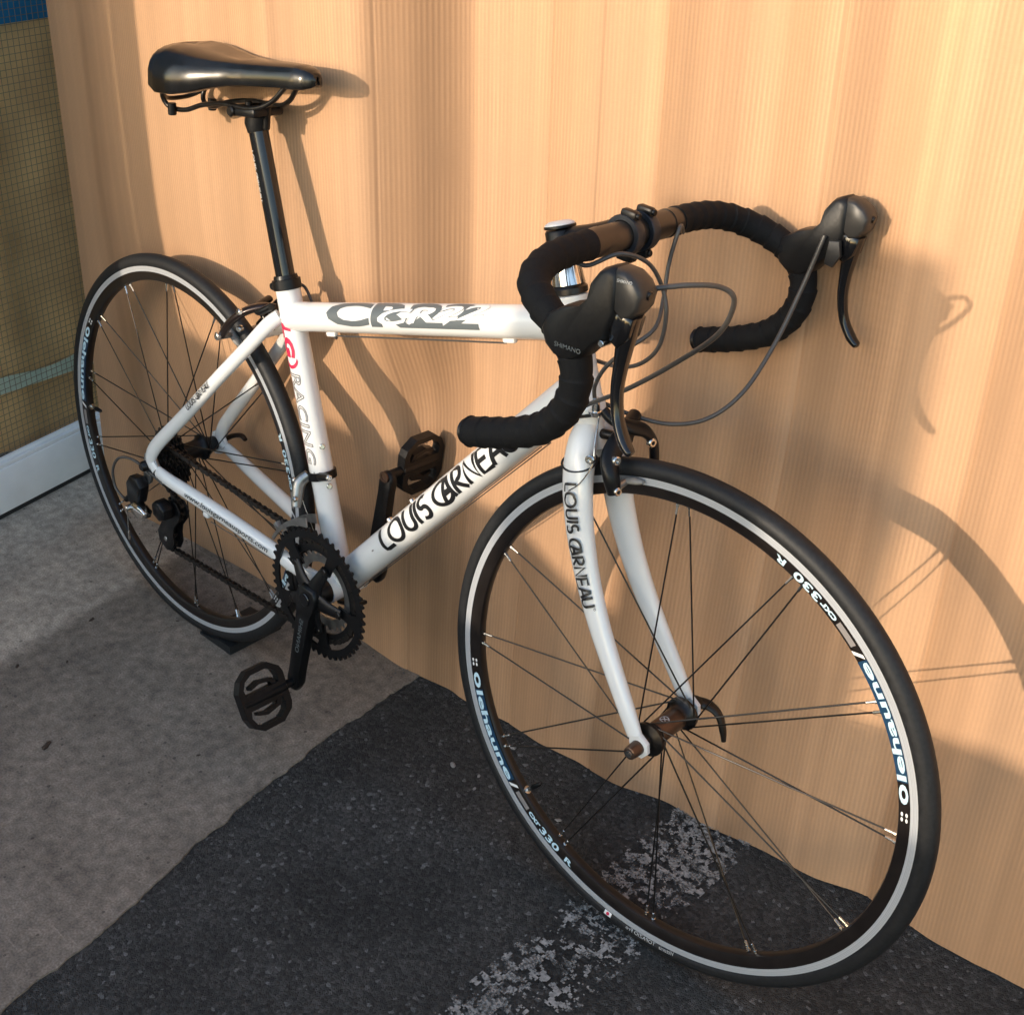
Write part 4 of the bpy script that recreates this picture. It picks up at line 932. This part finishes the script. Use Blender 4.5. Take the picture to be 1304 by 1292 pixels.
def pad(cx, S, th, side, parent):
    mb = MB(); pts = []
    for i in range(9):
        a = math.radians(th) + (i - 4) * .0175; pts.append(V((cx + .3115 * math.cos(a), side * .0145, R + .3115 * math.sin(a))))
    tube(mb, pts, [.003, .0060, .0066, .0066, .0066, .0066, .0066, .0060, .003], 14, [.002, .0035, .0042, .0042, .0042, .0042, .0042, .0035, .002]); mb.v = [tuple(S @ V(p)) for p in mb.v]
    return part('brake_pad', mb, 'pad', parent)
for s in (-1, 1): pad(WB, S4, 105.5, s, fbrake); 
hl = MB(); [tube(hl, [(.903, s * .034, .630), (.9035, s * .019, .633)], .0045, 12) for s in (-1, 1)]; part('pad_holder', st(hl), 'alloy', fbrake)
rb = MB(); tube(rb, spline([(.262, -.004, .660), (.243, -.016, .659), (.220, -.030, .648), (.196, -.037, .627), (.172, -.035, .600)], 5), interp([.007, .010, .0105, .009, .0065], 5), 14, .0062)
rbrake = part('brake_caliper', rb, simple('caliper_bronze', (.030, .020, .018), .28, .6, .1, 80, .2), bike, True, 60)
part('brake_arm', tube(MB(), spline([(.258, .030, .668), (.240, .030, .662), (.215, .036, .645), (.192, .038, .622), (.170, .035, .600)], 5), interp([.006, .009, .0105, .009, .0065], 5), 14, .0062), 'black', rbrake)
part('brake_arm', tube(MB(), spline([(.272, -.020, .668), (.250, -.024, .655), (.228, -.010, .655), (.212, .022, .655)], 5), .0065, 14, .0055), 'black', rbrake)
bolt((.172, -.040, .600), (-.2, -1, 0), .0062, .006, 'steel', rbrake, False); bolt((.222, -.036, .650), (-.2, -1, .2), .005, .006, 'steel', rbrake, False); bolt((.214, -.030, .622), (.2, -1, 0), .0045, .008, 'steel', rbrake, False)
for s in (-1, 1): pad(0, Matrix.Identity(4), 57.0, s, rbrake)
hl = MB(); [tube(hl, [(.171, s * .036, .598), (.170, s * .019, .596)], .0045, 12) for s in (-1, 1)]; part('pad_holder', hl, 'alloy', rbrake)
part('mount_bolt', tube(MB(), [(.246, 0, .618), (.222, 0, .646)], .006, 14), 'dark_metal', rbrake)
cable([(.385, .004, .648), (.350, .010, .652), (.310, .026, .668), (.285, .030, .690), (.268, .026, .690), (.258, .028, .672)], .0022)

# ---------------------------------------------------------------- drivetrain
PR = V((.3825, 0, .1135)); PL = V((.4195, 0, .4275))
def ringpart(name, nt, ro, ri, y0, y1, parent, mat):
    o_, h_ = ring2d(nt, ro, ri, .1, .006)
    return part(name, plate_holes(MB(), o_, [h_], lambda u, v_, y: V((BB.x + u, y, BB.z + v_)), y0, y1), mat, parent, False)
cd = (PR - BB).normalized(); cn = V((-cd.z, 0, cd.x)); CL = (PR - BB).length
def cr2(u, v_, y): return BB + cd * u + cn * v_ + Y * y
arm = [(-.020, -.013), (-.012, -.019), (0, -.021), (.012, -.019), (.030, -.0145), (CL - .02, -.0115), (CL, -.0125), (CL + .010, -.009), (CL + .014, 0), (CL + .010, .009), (CL, .0125), (CL - .02, .0115), (.030, .0145), (.012, .019), (0, .021), (-.012, .019), (-.020, .013)]
crank = part('crankset', slab(MB(), arm, lambda u, v_, y: cr2(u, v_, y - .010 * u / CL), -.072, -.056, .005), 'black', bike, True, 60)
decal('lettering', text2d('SHIMANO'), lambda a, b, l_: cr2(.035 + a, -(b - .0045), -.0722 - .010 * (.035 + a) / CL - l_), .060, .008, 'grey_ink', crank, .0006)
for k in range(5):
    a = math.radians(90 + 72 * k) + math.atan2(cd.z, cd.x) + PI / 5 * 0
    d = V((math.cos(a), 0, math.sin(a))); t = V((-d.z, 0, d.x))
    part('spider_arm', tube(MB(), [BB + d * .010 - Y * .060, BB + d * .035 - Y * .058, BB + d * .058 - Y * .053], [.006, .0055, .004], 14, [.016, .011, .0085]), 'black', crank)
    b1 = MB(); cyl(b1, BB + d * .056 - Y * .053, BB + d * .056 - Y * .0585, .0055, 14, .001); part('ring_bolt', b1, 'dark_metal', crank)
big = ringpart('chainring', 50, .1045, .0885, -.0500, -.0465, crank, 'black')
for k in range(5):
    tabs = MB()
    a = math.radians(90 + 72 * k) + math.atan2(cd.z, cd.x); d = V((math.cos(a), 0, math.sin(a))); t = V((-d.z, 0, d.x))
    slab(tabs, [(.048, -.008), (.062, -.008), (.078, -.010), (.090, -.017), (.091, .017), (.078, .010), (.062, .008), (.048, .008)], lambda u, v_, y: BB + d * u + t * v_ + Y * y, -.0498, -.0468)
    part('ring_tab', tabs, 'black', crank, False)
ringpart('chainring', 39, .0815, .0660, -.0428, -.0398, crank, 'black')
ringpart('chainring', 30, .0635, .0460, -.0356, -.0326, crank, 'alloy')
part('bottom_bracket', lathe(MB(), [(-.064, .013), (-.040, .0190), (-.034, .0200), (.034, .0200), (.040, .0190), (.064, .013)], BB, Y, 28), 'dark_metal', crank)
b1 = MB(); cyl(b1, BB - Y * .0715, BB - Y * .0745, .011, 20, .001); part('crank_bolt', b1, 'black_gloss', crank)
dl = (PL - BB).normalized(); dln = V((-dl.z, 0, dl.x))
lc = part('left_crank', slab(MB(), arm, lambda u, v_, y: BB + dl * u + dln * v_ + Y * (y + .010 * u / CL), .058, .072, .005), 'black', crank, True, 60)
b1 = MB(); cyl(b1, PL + Y * .066, PL + Y * .0665, .001, 8); lathe(b1, [(.0660, .0088), (.0640, .0088), (.0640, .0055), (.0655, .005)], PL, Y, 18); part('pedal_eye', b1, 'bronze', crank)
def pedal(c, pd, s):
    """platform pedal: cage with two openings, spindle and toe rim; pd: direction of its length"""
    pd = V(pd).normalized(); nn = pd.cross(Y).normalized(); c = V(c)
    f_ = lambda u, v_, y: c + Y * (s * u) + pd * v_ + nn * y
    out = [(-.040, -.024), (-.036, -.034), (-.018, -.047), (.018, -.047), (.034, -.036), (.041, -.020), (.042, .020), (.034, .036), (.018, .047), (-.018, .047), (-.036, .034), (-.040, .024)]
    def dsh(sg): return [(-.028, sg * .012), (.030, sg * .012), (.032, sg * .022), (.026, sg * .033), (.014, sg * .039), (-.014, sg * .039), (-.026, sg * .031), (-.030, sg * .020)]
    root = part('pedal', plate_holes(MB(), out, [dsh(1), dsh(-1)], f_, -.0075, .0075), 'black', bike, False)
    part('spindle', tube(MB(), [f_(-.062, 0, 0), f_(-.040, 0, 0), f_(-.038, 0, 0), f_(.036, 0, 0)], [.0068, .0068, .0098, .0085], 18), 'black', root)
    for sg in (1, -1):
        br = MB(); slab(br, [(-.026, sg * .0115), (-.020, sg * .022), (.004, sg * .027), (.020, sg * .022), (.020, sg * .017), (.004, sg * .021), (-.014, sg * .018), (-.018, sg * .0115)], f_, -.006, .006); part('inner_rib', br, 'black', root, False)
        tt_ = MB()
        for k in range(5): u = -.032 + k * .016; cyl(tt_, f_(u, sg * (.046 - abs(u) * .35 - .003), .0070), f_(u, sg * (.046 - abs(u) * .35 - .003), .0088), .0012, 8)
        part('pins', tt_, 'steel', root)
    b1 = MB(); box(b1, f_(-.034, -.014, .0035), (.008, .012, .009), Matrix((Y, pd, nn)).transposed(), .002); part('reflector', b1, 'alloy', root)
pedal((.3815, -.1350, .1155), (-.44, 0, .88), -1)
pedal((.4215, .1360, .4290), (.10, 0, .99), 1)
# chain
def chain():
    path = []
    yR, yC = -.0413, -.0425; rR = .0780; rC = .0335; rcx, rcz = 0, R
    path += [V((rcx + rC * math.cos(math.radians(a)), yC, rcz + rC * math.sin(math.radians(a)))) for a in range(215, 85, -12)]
    path += [V((BB.x + rR * math.cos(math.radians(a)), yR, BB.z + rR * math.sin(math.radians(a)))) for a in range(95, -91, -10)]
    lo = V((.014, -.0440, .197)); up = V((.031, -.0435, .258)); rp = .0215
    path += [V((lo.x + rp * math.cos(math.radians(a)), lo.y, lo.z + rp * math.sin(math.radians(a)))) for a in range(265, 120, -15)]
    path += [V((up.x + rp * math.cos(math.radians(a)), up.y, up.z + rp * math.sin(math.radians(a)))) for a in range(-50, 95, 15)]
    path.append(V((rcx + rC * math.cos(math.radians(215)), yC, rcz + rC * math.sin(math.radians(215)))))
    # resample every 12.7 mm
    pts = [path[0]]; need = .0127
    for a, b in zip(path, path[1:]):
        d = (b - a).length; pos = 0
        while d - pos >= need: pos += need; pts.append(a.lerp(b, pos / d)); need = .0127
        need -= d - pos
    mb = MB()
    for i in range(len(pts) - 1):
        a, b = pts[i], pts[i + 1]; t = (b - a).normalized(); n_ = t.cross(Y).normalized(); off = .0034 if i % 2 else .0023
        for s in (-1, 1):
            ol = [(-.0045, 0), (-.0032, .0036), (0, .0043), (.0064, .0029), (.0127, .0043), (.0159, .0036), (.0172, 0), (.0159, -.0036), (.0127, -.0043), (.0064, -.0029), (0, -.0043), (-.0032, -.0036)]
            slab(mb, ol, lambda u, v_, y: a + t * u + n_ * v_ + Y * (s * off + y), -.0005, .0005)
        cyl(mb, a - Y * .0022, a + Y * .0022, .0037, 8)
    c = part('chain', mb, 'chain', bike, False); c['kind'] = 'stuff'
chain()
# rear derailleur
rdr = part('rear_derailleur', slab(MB(), [(-.034, .298), (-.024, .312), (-.002, .315), (.007, .300), (.003, .284), (-.003, .268), (-.018, .257), (-.033, .264)], xz(-.083), -.010, .010, .0035), 'black', bike, True, 40)
part('link_plate', slab(MB(), [(-.020, .262), (-.008, .272), (.012, .269), (.026, .263), (.022, .252), (.002, .246), (-.016, .250)], xz(-.090), -.009, .009, .004), 'chrome', rdr, True, 60)
part('knuckle', slab(MB(), [(.016, .272), (.026, .281), (.040, .280), (.050, .270), (.049, .253), (.036, .246), (.018, .253)], xz(-.068), -.011, .011, .0035), 'black', rdr, True, 40)
part('barrel_adjuster', tube(MB(), [(-.030, -.088, .272), (-.040, -.090, .262)], .005, 12), 'black', rdr)
cg = [(.048, .276), (.060, .262), (.055, .246), (.040, .228), (.036, .212), (.038, .196), (.030, .180), (.014, .175), (-.006, .186), (-.010, .204), (.002, .222), (.012, .240), (.016, .262), (.030, .276)]
part('cage_plate', slab(MB(), cg, xz(-.0520), -.0015, .0015, .0006), 'black', rdr, True, 50)
part('cage_plate', slab(MB(), cg, xz(-.0360), -.0015, .0015, .0006), 'black', rdr, True, 50)
for px_, pz in ((.031, .258), (.014, .197)):
    o_, h_ = ring2d(11, .0205, .004, 0, .005); part('jockey_wheel', plate_holes(MB(), o_, [h_], lambda u, v_, y: V((px_ + u, y, pz + v_)), -.0465, -.0415), 'black', rdr, False)
    b1 = MB(); cyl(b1, (px_, -.0532, pz), (px_, -.0552, pz), .0045, 14, .0008); part('pulley_bolt', b1, 'alloy', rdr)
b1 = MB(); cyl(b1, (-.004, -.084, .304), (-.004, -.088, .304), .0065, 16, .001); part('hanger_bolt', b1, 'dark_metal', rdr)
b1 = MB(); tube(b1, [(-.022, -.100, .258), (-.020, -.102, .210), (-.019, -.102, .205)], [.0009, .0009, .0009], 8); cyl(b1, (-.0195, -.102, .214), (-.019, -.102, .200), .0019, 10); part('cable_tail', b1, 'steel', rdr)
b1 = MB(); cyl(b1, (-.020, -.094, .258), (-.021, -.104, .257), .0048, 14, .001); part('cable_clamp', b1, 'steel', rdr)
cable([(.045, -.071, .316), (.010, -.072, .324), (-.034, -.076, .333), (-.061, -.085, .329), (-.075, -.090, .305), (-.070, -.091, .274), (-.046, -.090, .262), (-.034, -.089, .268)], .0024)
# front derailleur
fc_ = BB + SD * .170
fd = MB(); lathe(fd, [(-.006, .0178), (-.006, .0212), (.006, .0212), (.006, .0178)], fc_, SD, 28, closed=True)
fdr = part('front_derailleur', fd, 'black', bike)
part('clamp_lug', tube(MB(), [fc_ + V((.012, -.014, .004)), fc_ + V((.034, -.016, .012))], [.0065, .0055], 12), 'black', fdr)
bolt(fc_ + V((.034, -.017, .012)), (1, -.3, .2), .0045, .005, 'steel', fdr, False)
part('link_body', tube(MB(), spline([fc_ + V((-.014, -.014, -.002)), fc_ + V((-.020, -.026, -.014)), fc_ + V((-.016, -.034, -.034)), fc_ + V((-.012, -.040, -.046))], 4), interp([.010, .012, .011, .008], 4), 14, interp([.008, .009, .008, .007], 4)), 'alloy', fdr)
bolt(fc_ + V((-.024, -.030, -.010)), (-.4, -1, .2), .0045, .006, 'steel', fdr, False); bolt(fc_ + V((-.008, -.042, -.030)), (0, -1, .1), .0042, .006, 'steel', fdr, False)
def cage(y, nm):
    o_ = []
    for i in range(13):
        a = math.radians(98 + 52 * i / 12); o_.append((BB.x + .1075 * math.cos(a), BB.z + .1075 * math.sin(a)))
    o2 = []
    for i in range(13):
        a = math.radians(150 - 52 * i / 12); hgt = .1125 + .010 * (i / 12) ** 2; o2.append((BB.x + hgt * math.cos(a), BB.z + hgt * math.sin(a)))
    mb = MB(); fn = xz(y); pts = o_ + o2[::1]
    n_ = len(o_)
    v = [fn(*p, -.0012) for p in o_] + [fn(*p, -.0012) for p in reversed(o2)] + [fn(*p, .0012) for p in o_] + [fn(*p, .0012) for p in reversed(o2)]
    f = []
    for i in range(n_ - 1):
        f += [(i, i + 1, n_ + i + 1, n_ + i), (2 * n_ + i, 3 * n_ + i, 3 * n_ + i + 1, 2 * n_ + i + 1), (i, 2 * n_ + i, 2 * n_ + i + 1, i + 1), (n_ + i, n_ + i + 1, 3 * n_ + i + 1, 3 * n_ + i)]
    f += [(0, n_, 3 * n_, 2 * n_), (n_ - 1, 3 * n_ - 1, 4 * n_ - 1, 2 * n_ - 1)]
    return part(nm, mb.add(v, f), 'alloy', fdr, False)
cage(-.0540, 'cage_plate'); cage(-.0360, 'cage_plate')
tb = MB(); box(tb, (BB.x - .090, -.045, BB.z + .078), (.010, .016, .008), Matrix.Rotation(.7, 3, 'Y'), .001); part('cage_bridge', tb, 'alloy', fdr)
part('gear_cable', tube(MB(), [fc_ + V((-.020, -.030, -.02)), BB + V((.002, -.012, -.018))], .0008, 6), 'steel', fdr)

# ---------------------------------------------------------------- black chock under the rear tyre
def chock():
    xs = [.040 + .088 * i / 10 for i in range(11)]; y0, y1 = -.014, .095; v = []; f = []
    for x in xs:
        zt = max(.008, min(.019, R - math.sqrt(max(0, R * R - x * x)) + .004))
        v += [(x, y0, .0028), (x, y1, .0028), (x, y1, zt), (x, y0, zt)]
    for i in range(10):
        a = 4 * i; b = a + 4
        for j in range(4): f.append((a + j, a + (j + 1) % 4, b + (j + 1) % 4, b + j))
    f += [(3, 2, 1, 0), (40, 41, 42, 43)]
    tag(part('wheel_chock', MB().add(v, f), 'chock', None, True, 20), 'flat black rubber chock wedged under the rear tyre on the concrete', 'chock')
chock()
